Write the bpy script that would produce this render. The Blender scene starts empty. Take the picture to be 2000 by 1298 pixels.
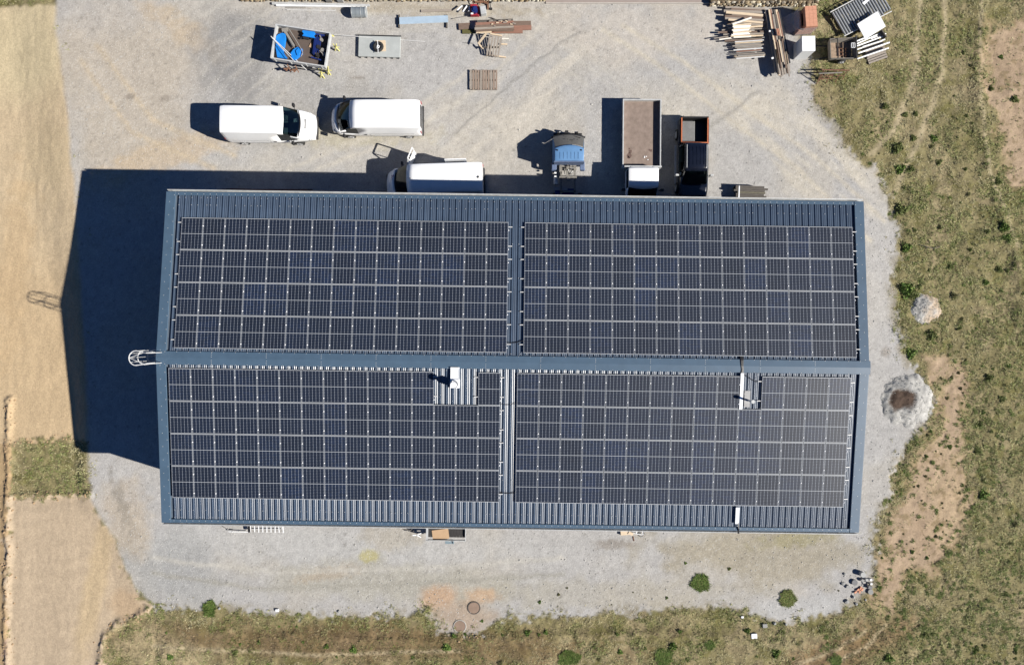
import bpy, math, random
import numpy as np
from mathutils import Vector, Matrix
R = math.radians
rnd = random.Random(7)
C = bpy.context.scene.collection
SC = bpy.context.scene

# ------------------------------------------------------------------ camera
CAMH, FPX = 45.0, 1400.0           # drone height (m), focal length in photo pixels
cam = bpy.data.cameras.new('camera'); camo = bpy.data.objects.new('camera', cam); C.objects.link(camo)
cam.sensor_width = 36.0; cam.lens = 36.0*FPX/2000.0; cam.clip_start = 0.5; cam.clip_end = 2000
camo.location = (0, 0, CAMH); camo.rotation_euler = (0, 0, 0)
SC.camera = camo
# ------------------------------------------------------------------ sky, sun, exposure
EL, SAZ = R(37.7), R(-17.3)        # sun to the right of the photo and a little below
world = bpy.data.worlds.new("World"); SC.world = world; world.use_nodes = True
wn = world.node_tree; bg = wn.nodes['Background']
sky = wn.nodes.new('ShaderNodeTexSky'); sky.sky_type = 'NISHITA'; sky.sun_disc = False
sky.sun_elevation = EL; sky.sun_rotation = R(107.3); sky.air_density = 0.6; sky.dust_density = 0.0; sky.ozone_density = 10.0
wn.links.new(sky.outputs[0], bg.inputs[0]); bg.inputs[1].default_value = 0.05
sl = bpy.data.lights.new('sun', 'SUN'); sl.energy = 5.0; sl.angle = R(0.5); sl.color = (1.0, 0.95, 0.87)
so = bpy.data.objects.new('sun', sl); C.objects.link(so)
sdir = Vector((math.cos(EL)*math.cos(SAZ), math.cos(EL)*math.sin(SAZ), math.sin(EL)))
so.rotation_euler = sdir.to_track_quat('Z', 'Y').to_euler(); so.location = (30, -10, 40)
SC.view_settings.view_transform = 'Standard'; SC.view_settings.look = 'None'
SC.view_settings.exposure = 0.75; SC.view_settings.gamma = 1.0
SC.cycles.max_bounces = 6

# ------------------------------------------------------------------ helpers
def lin(c):
    c = c/255.0
    return c/12.92 if c <= 0.04045 else ((c+0.055)/1.055)**2.4
LW = 1.8                            # how bright a sunlit white sheet renders
def S(r, g, b): return (lin(r)/LW, lin(g)/LW, lin(b)/LW)
def P(px, py, h=0.0):
    return Vector(((px-1000)*(CAMH-h)/FPX, -(py-649)*(CAMH-h)/FPX, h))

MATS = {}
def mat(name, col, rough=0.6, metal=0.0, var=0.12, scale=3.0, bump=0.0, bscale=40.0, col2=None, spec=0.5, coat=0.0, stretch=None):
    if name in MATS: return MATS[name]
    m = bpy.data.materials.new(name); m.use_nodes = True
    nt = m.node_tree; N = nt.nodes; L = nt.links; b = N['Principled BSDF']
    tc = N.new('ShaderNodeTexCoord'); oi = N.new('ShaderNodeObjectInfo')
    mp = N.new('ShaderNodeMapping'); L.new(tc.outputs['Object'], mp.inputs[0])
    if stretch: mp.inputs['Scale'].default_value = stretch
    ad = N.new('ShaderNodeVectorMath'); ad.operation = 'ADD'
    L.new(mp.outputs[0], ad.inputs[0]); L.new(oi.outputs['Random'], ad.inputs[1])
    no = N.new('ShaderNodeTexNoise'); no.inputs['Scale'].default_value = scale; no.inputs['Detail'].default_value = 6; no.inputs['Roughness'].default_value = .65
    L.new(ad.outputs[0], no.inputs[0])
    cr = N.new('ShaderNodeValToRGB'); cr.color_ramp.elements[0].position = .3; cr.color_ramp.elements[1].position = .7
    a = tuple(max(0, x*(1-var)) for x in col)+(1,); c2 = col2 if col2 else tuple(min(1, x*(1+var)) for x in col)
    cr.color_ramp.elements[0].color = a; cr.color_ramp.elements[1].color = tuple(c2)+(1,)
    L.new(no.outputs[0], cr.inputs[0]); L.new(cr.outputs[0], b.inputs['Base Color'])
    b.inputs['Roughness'].default_value = rough; b.inputs['Metallic'].default_value = metal
    b.inputs['Specular IOR Level'].default_value = spec
    if coat: b.inputs['Coat Weight'].default_value = coat; b.inputs['Coat Roughness'].default_value = .08
    if bump:
        n2 = N.new('ShaderNodeTexNoise'); n2.inputs['Scale'].default_value = bscale; n2.inputs['Detail'].default_value = 4
        L.new(ad.outputs[0], n2.inputs[0])
        bp = N.new('ShaderNodeBump'); bp.inputs['Strength'].default_value = bump; bp.inputs['Distance'].default_value = .02
        L.new(n2.outputs[0], bp.inputs['Height']); L.new(bp.outputs[0], b.inputs['Normal'])
    MATS[name] = m
    return m

def attr_mat(name, attr='Col', rough=0.9, var=0.3, scale=30, bump=.3, spec=.2, two=False):
    if name in MATS: return MATS[name]
    m = bpy.data.materials.new(name); m.use_nodes = True
    nt = m.node_tree; N = nt.nodes; L = nt.links; b = N['Principled BSDF']
    at = N.new('ShaderNodeAttribute'); at.attribute_name = attr
    no = N.new('ShaderNodeTexNoise'); no.inputs['Scale'].default_value = scale; no.inputs['Detail'].default_value = 5
    tc = N.new('ShaderNodeTexCoord'); L.new(tc.outputs['Object'], no.inputs[0])
    mr = N.new('ShaderNodeMapRange'); mr.inputs[1].default_value = .3; mr.inputs[2].default_value = .7; mr.inputs[3].default_value = 1-var; mr.inputs[4].default_value = 1+var
    L.new(no.outputs[0], mr.inputs[0])
    mx = N.new('ShaderNodeVectorMath'); mx.operation = 'SCALE'; L.new(at.outputs['Color'], mx.inputs[0]); L.new(mr.outputs[0], mx.inputs['Scale'])
    L.new(mx.outputs[0], b.inputs['Base Color']); b.inputs['Roughness'].default_value = rough; b.inputs['Specular IOR Level'].default_value = spec
    if bump:
        bp = N.new('ShaderNodeBump'); bp.inputs['Strength'].default_value = bump; bp.inputs['Distance'].default_value = .02
        L.new(no.outputs[0], bp.inputs['Height']); L.new(bp.outputs[0], b.inputs['Normal'])
    MATS[name] = m
    return m

def tag(o, label, cat, group=None, kind=None):
    if label: o['label'] = label
    if cat: o['category'] = cat
    if group: o['group'] = group
    if kind: o['kind'] = kind
    return o

def thing(name, label, cat, loc=(0, 0, 0), rz=0.0, group=None):
    o = bpy.data.objects.new(name, None); C.objects.link(o); o.empty_display_size = .3
    o.location = loc; o.rotation_euler = (0, 0, rz)
    return tag(o, label, cat, group)

class MB:
    def __init__(s): s.v = []; s.f = []
    def _add(s, vs, fs):
        n = len(s.v); s.v += [tuple(v) for v in vs]; s.f += [tuple(n+i for i in f) for f in fs]; return s
    def box(s, c, d, rz=0.0, M=None):
        x, y, z = d[0]/2, d[1]/2, d[2]/2; c = Vector(c)
        rot = M if M is not None else Matrix.Rotation(rz, 3, 'Z')
        vs = [c + rot @ Vector((sx*x, sy*y, sz*z)) for sz in (-1, 1) for sx, sy in ((-1, -1), (1, -1), (1, 1), (-1, 1))]
        return s._add(vs, [(3, 2, 1, 0), (4, 5, 6, 7), (0, 1, 5, 4), (1, 2, 6, 5), (2, 3, 7, 6), (3, 0, 4, 7)])
    def bar(s, p0, p1, w, h, roll=0.0):
        p0, p1 = Vector(p0), Vector(p1); d = p1-p0; L = d.length
        if L < 1e-6: return s
        x = d/L; up = Vector((0, 0, 1)) if abs(x.z) < .95 else Vector((0, 1, 0))
        y = up.cross(x).normalized(); z = x.cross(y)
        M = Matrix((x, y, z)).transposed() @ Matrix.Rotation(roll, 3, 'X')
        return s.box((p0+p1)/2, (L, w, h), M=M)
    def cyl(s, p0, p1, r, n=12, r2=None, cap=True):
        p0, p1 = Vector(p0), Vector(p1); d = (p1-p0).normalized(); r2 = r if r2 is None else r2
        a = d.orthogonal().normalized(); b = d.cross(a); vs = []
        for p, rr in ((p0, r), (p1, r2)):
            for i in range(n):
                t = 2*math.pi*i/n; vs.append(p+(a*math.cos(t)+b*math.sin(t))*rr)
        fs = [(i, (i+1) % n, n+(i+1) % n, n+i) for i in range(n)]
        if cap: fs += [tuple(range(n-1, -1, -1)), tuple(range(n, 2*n))]
        return s._add(vs, fs)
    def tube(s, pts, r, n=6, closed=False):
        pts = [Vector(p) for p in pts]; k = len(pts)
        for i in range(k if closed else k-1):
            s.cyl(pts[i], pts[(i+1) % k], r, n, cap=True)
        return s
    def ring(s, c, ax, r, t, n=20, w=None, m=8):
        c = Vector(c); ax = Vector(ax).normalized(); a = ax.orthogonal().normalized(); b = ax.cross(a); vs = []; w = w or t
        for i in range(n):
            th = 2*math.pi*i/n; e = a*math.cos(th)+b*math.sin(th)
            for j in range(m):
                ph = 2*math.pi*j/m; vs.append(c+e*(r+t*math.cos(ph))+ax*w*math.sin(ph))
        fs = [(i*m+j, ((i+1) % n)*m+j, ((i+1) % n)*m+(j+1) % m, i*m+(j+1) % m) for i in range(n) for j in range(m)]
        return s._add(vs, fs)
    def prism(s, poly, z0, z1):
        n = len(poly); vs = [(x, y, z0) for x, y in poly]+[(x, y, z1) for x, y in poly]
        fs = [(i, (i+1) % n, n+(i+1) % n, n+i) for i in range(n)]+[tuple(range(n-1, -1, -1)), tuple(range(n, 2*n))]
        return s._add(vs, fs)
    def grid(s, rows, flip=False):
        m = len(rows[0]); vs = [p for r in rows for p in r]; fs = []
        for i in range(len(rows)-1):
            for j in range(m-1):
                q = (i*m+j, (i+1)*m+j, (i+1)*m+j+1, i*m+j+1); fs.append(q[::-1] if flip else q)
        return s._add(vs, fs)
    def rock(s, c, r, rg, flat=.7, n=1):
        t = (1+5**.5)/2
        base = [Vector(q).normalized() for q in [(-1, t, 0), (1, t, 0), (-1, -t, 0), (1, -t, 0), (0, -1, t), (0, 1, t), (0, -1, -t), (0, 1, -t), (t, 0, -1), (t, 0, 1), (-t, 0, -1), (-t, 0, 1)]]
        fs = [(0, 11, 5), (0, 5, 1), (0, 1, 7), (0, 7, 10), (0, 10, 11), (1, 5, 9), (5, 11, 4), (11, 10, 2), (10, 7, 6), (7, 1, 8), (3, 9, 4), (3, 4, 2), (3, 2, 6), (3, 6, 8), (3, 8, 9), (4, 9, 5), (2, 4, 11), (6, 2, 10), (8, 6, 7), (9, 8, 1)]
        rx, ry = (r, r) if not hasattr(r, '__len__') else (r[0], r[1]); rzz = min(rx, ry)*flat if not hasattr(r, '__len__') or len(r) < 3 else r[2]
        M = Matrix.Rotation(rg.uniform(0, 6.3), 3, 'Z') @ Matrix.Rotation(rg.uniform(-.3, .3), 3, 'X') if not hasattr(r, '__len__') else Matrix.Identity(3)
        vs = []
        for q in base:
            k = rg.uniform(.75, 1.15); w = M @ Vector((q.x*rx*k, q.y*ry*k, q.z*rzz*k)); vs.append(Vector(c)+w)
        return s._add(vs, fs)
    def build(s, name, m, parent=None, smooth=False, bevel=0.0, cols=None):
        me = bpy.data.meshes.new(name); me.from_pydata(s.v, [], s.f)
        if m: me.materials.append(m)
        if smooth: me.shade_smooth() if hasattr(me, 'shade_smooth') else None
        if cols is not None:
            a = me.color_attributes.new('Col', 'FLOAT_COLOR', 'POINT'); a.data.foreach_set('color', np.asarray(cols, dtype=np.float32).ravel())
        o = bpy.data.objects.new(name, me); C.objects.link(o)
        if parent is not None: o.parent = parent
        if bevel:
            b = o.modifiers.new('bevel', 'BEVEL'); b.width = bevel; b.segments = 2; b.limit_method = 'ANGLE'; b.angle_limit = R(40)
        return o

def smooth_angle(o, deg=35):
    me = o.data
    me.shade_smooth()
    me.set_sharp_from_angle(angle=R(deg))
    return o

def copy_tree(root, loc, rot, label=None):
    r = root.copy(); C.objects.link(r); r.location = loc; r.rotation_euler = rot
    if label: r['label'] = label
    for ch in root.children:
        c = ch.copy(); C.objects.link(c); c.parent = r
        for g in ch.children:
            d = g.copy(); C.objects.link(d); d.parent = c
    return r
ORD = ['first', 'second', 'third', 'fourth', 'fifth', 'sixth', 'seventh', 'eighth', 'ninth', 'tenth', 'eleventh', 'twelfth', 'thirteenth', 'fourteenth', 'fifteenth', 'sixteenth', 'seventeenth', 'eighteenth', 'nineteenth', 'twentieth']

# ------------------------------------------------------------------ ground
def hsh(ix, iy, seed):
    v = np.sin(ix*127.1+iy*311.7+seed*74.7)*43758.5453
    return v-np.floor(v)
def vnoise(x, y, sc, seed=0):
    x = x/sc; y = y/sc; ix = np.floor(x); iy = np.floor(y); fx = x-ix; fy = y-iy
    fx = fx*fx*(3-2*fx); fy = fy*fy*(3-2*fy)
    a = hsh(ix, iy, seed); b = hsh(ix+1, iy, seed); c = hsh(ix, iy+1, seed); d = hsh(ix+1, iy+1, seed)
    return (a*(1-fx)+b*fx)*(1-fy)+(c*(1-fx)+d*fx)*fy
def fbm(x, y, sc, seed=0, o=4):
    t = 0; a = 1.0; s = 0
    for k in range(o):
        t = t+a*vnoise(x+k*17.3, y-k*9.1, sc/2**k, seed+k*3); s += a; a *= .55
    return t/s
def sdf(U, V, poly):
    p = np.array(poly, float); n = len(p); d = np.full(U.shape, 1e9); ins = np.zeros(U.shape, bool)
    for i in range(n):
        ax, ay = p[i]; bx, by = p[(i+1) % n]; ex, ey = bx-ax, by-ay
        wx, wy = U-ax, V-ay; t = np.clip((wx*ex+wy*ey)/(ex*ex+ey*ey+1e-9), 0, 1)
        d = np.minimum(d, np.hypot(wx-ex*t, wy-ey*t))
        c = ((ay > V) != (by > V)) & (U < (bx-ax)*(V-ay)/((by-ay) if by != ay else 1e-9)+ax)
        ins ^= c
    return np.where(ins, d, -d)
def sst(x, a, b):
    t = np.clip((x-a)/(b-a), 0, 1); return t*t*(3-2*t)
def linedist(U, V, pts):
    d = np.full(np.shape(U), 1e9)
    for (ax, ay), (bx, by) in zip(pts[:-1], pts[1:]):
        ex, ey = bx-ax, by-ay; wx, wy = U-ax, V-ay; t = np.clip((wx*ex+wy*ey)/(ex*ex+ey*ey+1e-9), 0, 1)
        d = np.minimum(d, np.hypot(wx-ex*t, wy-ey*t))
    return d
PPM = FPX/CAMH
# outlines on the site plan, in centimetre-like site units (31.1 per metre)
PAD = [(106, -60), (108, 60), (122, 150), (133, 240), (138, 320), (150, 420), (158, 560), (168, 700), (172, 860), (176, 980), (222, 1052), (238, 1110), (268, 1158), (300, 1186), (390, 1190), (520, 1196), (700, 1204), (790, 1195), (830, 1195), (852, 1232), (900, 1246), (950, 1228), (1000, 1202), (1200, 1196), (1400, 1192), (1520, 1212), (1600, 1208), (1670, 1180), (1705, 1140), (1712, 1040), (1738, 960), (1752, 885), (1800, 840), (1822, 790), (1800, 740), (1765, 690), (1752, 560), (1750, 440), (1728, 350), (1660, 285), (1608, 235), (1590, 190), (1588, 120), (1560, 20), (1560, -60)]
GPATCH = [(12, 868), (60, 862), (140, 856), (175, 870), (180, 965), (100, 962), (12, 960)]
LOTB = [(14, 972), (178, 968), (222, 1052), (238, 1110), (290, 1190), (262, 1210), (232, 1212), (205, 1240), (196, 1400), (10, 1400)]
SOILR = [(1800, 700), (1880, 690), (1900, 740), (1880, 860), (1895, 930), (1895, 1010), (1868, 1080), (1830, 1130), (1790, 1110), (1745, 1200), (1700, 1195), (1712, 1080), (1770, 960), (1775, 890), (1820, 830), (1830, 760)]
SOILT = [(1926, 40), (2100, 20), (2100, 420), (1980, 380), (1948, 260), (1920, 180)]
EDGE = [(106, -60), (122, 150), (138, 320), (150, 420), (158, 560), (168, 700), (172, 860), (176, 980), (222, 1052), (238, 1110), (268, 1158), (300, 1186)]
SCARP = [(178, 966), (12, 970)]
SCARP2 = [(13, 780), (10, 880), (12, 970), (16, 1080), (10, 1180), (14, 1310)]
SCARP3 = [(290, 1190), (262, 1208), (232, 1214), (205, 1240), (196, 1310)]
RIDGE = [(1912, -60), (1914, 180), (1924, 300), (1958, 420), (1990, 520), (1998, 640)]

def masks(U, V):
    w1 = (fbm(U, V, 60, 11)-.5)*34+(fbm(U, V, 14, 12)-.5)*16; w2 = (fbm(U, V, 60, 21)-.5)*34+(fbm(U, V, 14, 22)-.5)*16
    Uw, Vw = U+w1, V+w2
    Us, Vs = U+w1*.3, V+w2*.3
    left = sst(U, 420, 250)*(1-.6*sst(V, 960, 1040))
    dp = sdf(Uw*(1-left)+Us*left, Vw*(1-left)+Vs*left, PAD)
    pad = sst(dp+(fbm(U, V, 9, 26, 2)-.5)*26*(U > 300), -6, 7)
    west = (1-pad)*sst(V, 1400, 1300)*(U < 330)
    lotA = (1-pad)*(U < 200)*(V < 868)*sst(V, 6+(fbm(U, V, 20, 5)-.5)*14, 14+(fbm(U, V, 20, 5)-.5)*14)
    lotA = lotA*sst(-sdf(Us, Vs, GPATCH)+(fbm(U, V, 8, 28, 2)-.5)*26, -6, 6)
    lotB = sst(sdf(Us+(fbm(U, V, 20, 24, 3)-.5)*26, Vs+(fbm(U, V, 20, 25, 3)-.5)*26, LOTB)+(fbm(U, V, 8, 29, 2)-.5)*22, -5, 5)*(1-pad)
    rg3 = (fbm(U, V, 20, 23)-.5)*60
    soil = np.maximum(sst(sdf(Uw, Vw, SOILR)+rg3, -14, 22), sst(sdf(Uw, Vw, SOILT)+rg3, -12, 18))*(1-pad)
    grass = np.clip(1-pad-lotA-lotB-soil*.95, 0, 1)
    strip = (U < 16)*(V > 760)*1.0
    grass = grass*(1-strip)
    return pad, lotA, lotB, soil, grass, dp

def gz(U, V):
    U = np.asarray(U, float); V = np.asarray(V, float)
    pad, lotA, lotB, soil, grass, dp = masks(U, V)
    west = sst(-dp, 0, 34+70*sst(V, 900, 200))*sst(U, 330, 280)*(1-.8*sst(V, 930, 1010))
    z = -0.32*west
    z = z+grass*((fbm(U, V, 70, 31)-.5)*.22+(fbm(U, V, 16, 32, 3)-.5)*.14)
    z = z+soil*((fbm(U, V, 60, 33)-.5)*.2+(fbm(U, V, 9, 34, 3)-.5)*.05)
    z = z+pad*(fbm(U, V, 7, 36, 2)-.5)*.018
    tr = (lotA+lotB)
    z = z+tr*((fbm(U*1.0, V*.25, 9, 37, 3)-.5)*.03+(fbm(U, V, 5, 38, 2)-.5)*.022)
    # scraped banks and clod lines
    jag = .35+.9*fbm(U, V, 7, 41, 2)
    for ln, h, w in ((SCARP, .16, 5), (SCARP2, .22, 6), (SCARP3, .2, 6)):
        d = linedist(U+(fbm(U, V, 18, 42)-.5)*14, V+(fbm(U, V, 18, 43)-.5)*14, ln)
        z = z+h*jag*np.exp(-(d/w)**2)
    d = linedist(U+(fbm(U, V, 30, 44)-.5)*20, V, RIDGE)
    z = z+.12*np.exp(-(d/14)**2)*(.3+fbm(U, V, 24, 45))
    z = z+(.16*np.exp(-(linedist(U, V, [(560, 1238), (760, 1250), (1000, 1245), (1300, 1235), (1640, 1262)])/8)**2)*jag)
    z = z+sst(np.hypot(U-1000, V-649), 1500, 9000)*2.0*fbm(U, V, 4000, 50)
    return z

def lerp(a, b, t): return a*(1-t[..., None])+np.asarray(b)*t[..., None]
def blob(U, V, cx, cy, rx, ry, ang=0, seed=0, rag=.5):
    a = R(ang); x = (U-cx)*math.cos(a)+(V-cy)*math.sin(a); y = -(U-cx)*math.sin(a)+(V-cy)*math.cos(a)
    d = np.sqrt((x/rx)**2+(y/ry)**2)+(fbm(U, V, max(8, min(rx, ry)*.7), seed+60)-.5)*rag*1.6
    return sst(1.4-d, 0, .95)

def build_ground():
    core_x = np.arange(-37, 37.01, .088); core_y = np.arange(-26.0, 26.01, .088)
    outx = np.array([37.6, 40, 48, 62, 90, 140, 250, 500, 900.]); outy = np.array([26.6, 29, 36, 52, 85, 140, 250, 500, 900.])
    xs = np.concatenate([-outx[::-1], core_x, outx]); ys = np.concatenate([-outy[::-1], core_y, outy])
    X, Y = np.meshgrid(xs, ys); U = 1000+X*PPM; V = 649-Y*PPM
    pad, lotA, lotB, soil, grass, dp = masks(U, V)
    Z = gz(U, V)
    A = np.array
    n_l = fbm(U, V, 120, 1); n_m = fbm(U, V, 30, 2); n_s = fbm(U, V, 8, 3, 3); n_x = hsh(np.floor(U/2.7), np.floor(V/2.7), 9)
    # gravel yard
    g = np.ones(U.shape+(3,))*A(S(197, 194, 190))
    g = lerp(g, S(203, 196, 184), sst(n_l, .40, .70)*.7)
    g = lerp(g, S(212, 194, 166), blob(U, V, 250, 180, 150, 190, 0, 1, .8)*.5)
    g = lerp(g, S(216, 193, 160), blob(U, V, 330, 300, 150, 30, -18, 2, .9)*.6)
    g = lerp(g, S(216, 194, 162), blob(U, V, 360, 60, 90, 26, 35, 3, .9)*.55)
    g = lerp(g, S(158, 156, 153), blob(U, V, 475, 110, 85, 95, 10, 4, 1.0)*.75)
    g = lerp(g, S(172, 170, 166), blob(U, V, 640, 190, 110, 50, 0, 5, 1.0)*.45)
    g = lerp(g, S(204, 196, 170), blob(U, V, 700, 265, 160, 22, 0, 6, .9)*.6)
    g = lerp(g, S(190, 176, 150), blob(U, V, 840, 18, 230, 16, 2, 7, .8)*.6)
    streak = fbm((U*math.cos(R(-38))+V*math.sin(R(-38)))*.22, (-U*math.sin(R(-38))+V*math.cos(R(-38))), 26, 8, 3)
    g = lerp(g, S(222, 214, 200), blob(U, V, 1030, 180, 260, 75, -40, 8, .7)*sst(streak, .4, .7)*.9)
    streak2 = fbm((U*math.cos(R(42))+V*math.sin(R(42)))*.25, (-U*math.sin(R(42))+V*math.cos(R(42))), 30, 18, 3)
    g = lerp(g, S(224, 215, 197), blob(U, V, 1580, 300, 260, 80, 45, 9, .7)*sst(streak2, .38, .66)*.85)
    g = lerp(g, S(216, 208, 194), blob(U, V, 1400, 205, 220, 60, 0, 10, .9)*.35)
    g = lerp(g, S(218, 208, 194), blob(U, V, 1230, 60, 170, 60, 0, 11, .9)*.6)
    g = lerp(g, S(205, 201, 195), blob(U, V, 1718, 560, 26, 260, 0, 12, .5)*.6)
    # lower yard
    g = lerp(g, S(203, 201, 197), blob(U, V, 640, 1065, 420, 38, 2, 13, .6)*.8)
    g = lerp(g, S(178, 178, 175), blob(U, V, 330, 1110, 110, 70, 15, 14, .7)*.7)
    g = lerp(g, S(188, 183, 168), blob(U, V, 760, 1135, 260, 38, 2, 15, .7)*.7)
    g = lerp(g, S(190, 172, 148), blob(U, V, 640, 1120, 60, 14, -10, 16, .9)*.5)
    g = lerp(g, S(200, 190, 130), blob(U, V, 722, 1084, 20, 14, 0, 17, .8)*.75)
    g = lerp(g, S(186, 172, 145), blob(U, V, 770, 1045, 60, 30, 0, 18, 1.)*.4)
    g = lerp(g, S(180, 170, 148), blob(U, V, 1490, 1080, 200, 55, 3, 19, 1.)*.75); g = lerp(g, S(168, 160, 120), blob(U, V, 1560, 1052, 90, 16, -8, 29, 1.)*.6); g = lerp(g, S(204, 203, 200), blob(U, V, 1560, 1195, 160, 26, -5, 39, 1.)*.7)
    g = lerp(g, S(188, 180, 160), blob(U, V, 1180, 1160, 300, 30, 0, 20, 1.)*.4)
    g = lerp(g, S(210, 176, 144), blob(U, V, 856, 1166, 38, 26, -15, 21, .6)*.85)
    g = lerp(g, S(211, 180, 148), blob(U, V, 940, 1162, 34, 14, 0, 22, .6)*.85)
    g = lerp(g, S(190, 168, 145), blob(U, V, 900, 1205, 62, 30, 0, 23, .6)*.8)
    g = lerp(g, S(204, 186, 160), blob(U, V, 250, 1010, 50, 70, 0, 24, .8)*.6)
    g = lerp(g, S(150, 143, 130), blob(U, V, 236, 980, 14, 60, -15, 25, 1.2)*.5)
    # track marks sweeping round the yard
    rr = np.hypot((U-780), (V-330)*1.3)
    for r0, w in ((300, 4), (330, 5), (352, 4), (400, 5), (424, 4), (455, 5), (478, 5), (560, 6), (585, 6)):
        g = lerp(g, S(214, 208, 196), np.exp(-((rr-r0+(n_l-.5)*60)/w)**2)*sst(V, 330, 200)*sst(n_l, .3, .6)*.42)
    for pts_, w_, c_ in (([(1180, 60), (1290, 130), (1420, 230), (1560, 330), (1700, 470)], 5, S(222, 212, 192)), ([(1215, 50), (1330, 118), (1462, 215), (1600, 312), (1725, 430)], 5, S(222, 212, 192)), ([(560, 330), (760, 250), (930, 130), (1040, 20)], 5, S(216, 209, 196)), ([(600, 340), (800, 262), (965, 148), (1080, 20)], 5, S(216, 209, 196)), ([(160, 120), (260, 260), (420, 330)], 6, S(218, 200, 172)), ([(190, 90), (300, 235), (460, 305)], 6, S(218, 200, 172)), ([(300, 1120), (520, 1150), (800, 1140), (1100, 1120)], 5, S(176, 172, 160)), ([(300, 1090), (540, 1118), (820, 1108), (1100, 1090)], 5, S(210, 205, 194)), ([(890, 260), (1010, 150), (1130, 60)], 3, S(165, 162, 156)), ([(1480, 180), (1380, 250), (1330, 350)], 4, S(172, 168, 160))):
        g = lerp(g, c_, np.exp(-(linedist(U+(n_m-.5)*16, V+(n_m-.5)*10, pts_)/w_)**2)*(.35+.6*n_s))
    for (cx, cy, rx, ry, s) in ((255, 188, 12, 7, 1), (322, 192, 10, 8, 2), (1730, 686, 9, 10, 3), (1195, 1062, 40, 10, 4), (700, 152, 10, 3, 7)):
        g = lerp(g, S(150, 140, 128), blob(U, V, cx, cy, rx, ry, 0, 70+s, .8)*.6)
    # dark dirt and weeds creeping in from the edge of the yard
    edge = sst(26-dp, 0, 26)*pad*sst(U, 300, 420)
    g = lerp(g, S(150, 138, 108), edge*sst(n_m, .45, .62)*.7)
    g = g*A([1.08, 1.09, 1.11])*(1+(n_m-.5)[..., None]*.10+(n_s-.5)[..., None]*.30)
    fleck = sst(n_x, .93, 1.0)*(.35+sst(n_m, .45, .7)*.6)
    g = lerp(g, S(236, 235, 230), fleck*.55); g = lerp(g, S(120, 116, 108), sst(hsh(np.floor(U/3.1), np.floor(V/3.1), 19), .95, 1)*.35)
    # graded lots
    t = np.ones(U.shape+(3,))*A(S(226, 204, 170))
    t = lerp(t, S(231, 214, 176), blob(U, V, 40, 80, 110, 120, 0, 30, .6)*.9)
    t = lerp(t, S(216, 196, 160), blob(U, V, 90, 300, 55, 120, 10, 31, .9)*.6)
    t = lerp(t, S(220, 190, 148), sst(V, 430, 620)*.5)
    t = lerp(t, S(222, 192, 150), blob(U, V, 20, 500, 40, 160, 5, 32, .9)*.5)
    b = np.ones(U.shape+(3,))*A(S(217, 196, 168))
    b = lerp(b, S(222, 198, 160), blob(U, V, 190, 1120, 22, 190, 12, 33, .4)*.8)
    b = lerp(b, S(212, 184, 150), blob(U, V, 250, 1180, 36, 30, 0, 34, .7)*.7)
    b = lerp(b, S(190, 150, 140), blob(U, V, 0, 1250, 14, 60, 0, 35, .6)*.7)
    tread = .5+.5*np.sin(V*2.1+(fbm(U, V, 60, 51)-.5)*9); lane = fbm(U, V*.06, 26, 52, 3)
    b = b*(1+(lane-.5)[..., None]*.16+((tread-.5)*sst(fbm(U, V, 40, 53), .4, .6))[..., None]*.07+(n_s-.5)[..., None]*.16)
    t = t*(1+(fbm(U+V*.15, V*.4, 14, 54, 3)-.5)[..., None]*.18+(n_s-.5)[..., None]*.18+(n_m-.5)[..., None]*.12)
    crk = np.exp(-(linedist(U+(n_s-.5)*8, V, [(118, 60), (122, 150), (133, 230)])/1.2)**2)
    t = lerp(t, S(150, 130, 105), crk*.7)
    # bare soil
    s_ = np.ones(U.shape+(3,))*A(S(207, 182, 154)); s_ = lerp(s_, S(184, 160, 134), sst(n_m, .45, .7)*.6)
    s_ = lerp(s_, S(222, 196, 160), blob(U, V, 1856, 980, 40, 100, 0, 36, .9)*.5)
    s_ = s_*(1+(n_s-.5)[..., None]*.4+(n_m-.5)[..., None]*.2); s_ = lerp(s_, S(138, 122, 84), sst(fbm(U, V, 12, 64, 3), .58, .72)*.55)
    # soil and thatch under the grass
    gr = np.ones(U.shape+(3,))*A(S(158, 148, 108))
    gr = lerp(gr, S(182, 166, 132), sst(fbm(U, V*.5, 40, 61), .45, .65)*.7)
    gr = lerp(gr, S(128, 124, 76), sst(fbm(U, V, 26, 62), .5, .7)*.8)
    gr = lerp(gr, S(140, 116, 86), blob(U, V, 700, 1255, 500, 40, 2, 37, .7)*.75)
    gr = lerp(gr, S(196, 178, 142), blob(U, V, 300, 1268, 110, 44, 12, 40, .8)*.8); gr = lerp(gr, S(158, 128, 96), blob(U, V, 1640, 1275, 150, 40, -25, 38, .7)*.7)
    gr = gr*(.56+n_s[..., None]*.82)
    for pts_, w_ in (([(1850, -60), (1838, 150), (1800, 260), (1745, 380)], 6), ([(1800, -60), (1790, 140), (1750, 250), (1700, 300)], 6), ([(1560, 1296), (1640, 1262), (1690, 1230)], 4), ([(1600, 1310), (1690, 1262), (1730, 1220)], 4), ([(1914, -60), (1914, 200), (1930, 330), (1990, 480)], 4), ([(300, 1262), (620, 1278), (900, 1270)], 4)):
        gr = lerp(gr, S(214, 198, 164), np.exp(-(linedist(U+(n_m-.5)*14, V, pts_)/w_)**2)*(.45+.6*n_s))
    st = (U < 16)*(V > 760)
    other = np.ones(U.shape+(3,))*A(S(204, 176, 136)); other = other*(.8+n_s[..., None]*.35)
    col = gr*grass[..., None]+g*pad[..., None]+t*lotA[..., None]+b*(lotB*(1-lotA))[..., None]+s_*(soil*(1-grass))[..., None]
    tot = grass+pad+lotA+lotB*(1-lotA)+soil*(1-grass)
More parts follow.
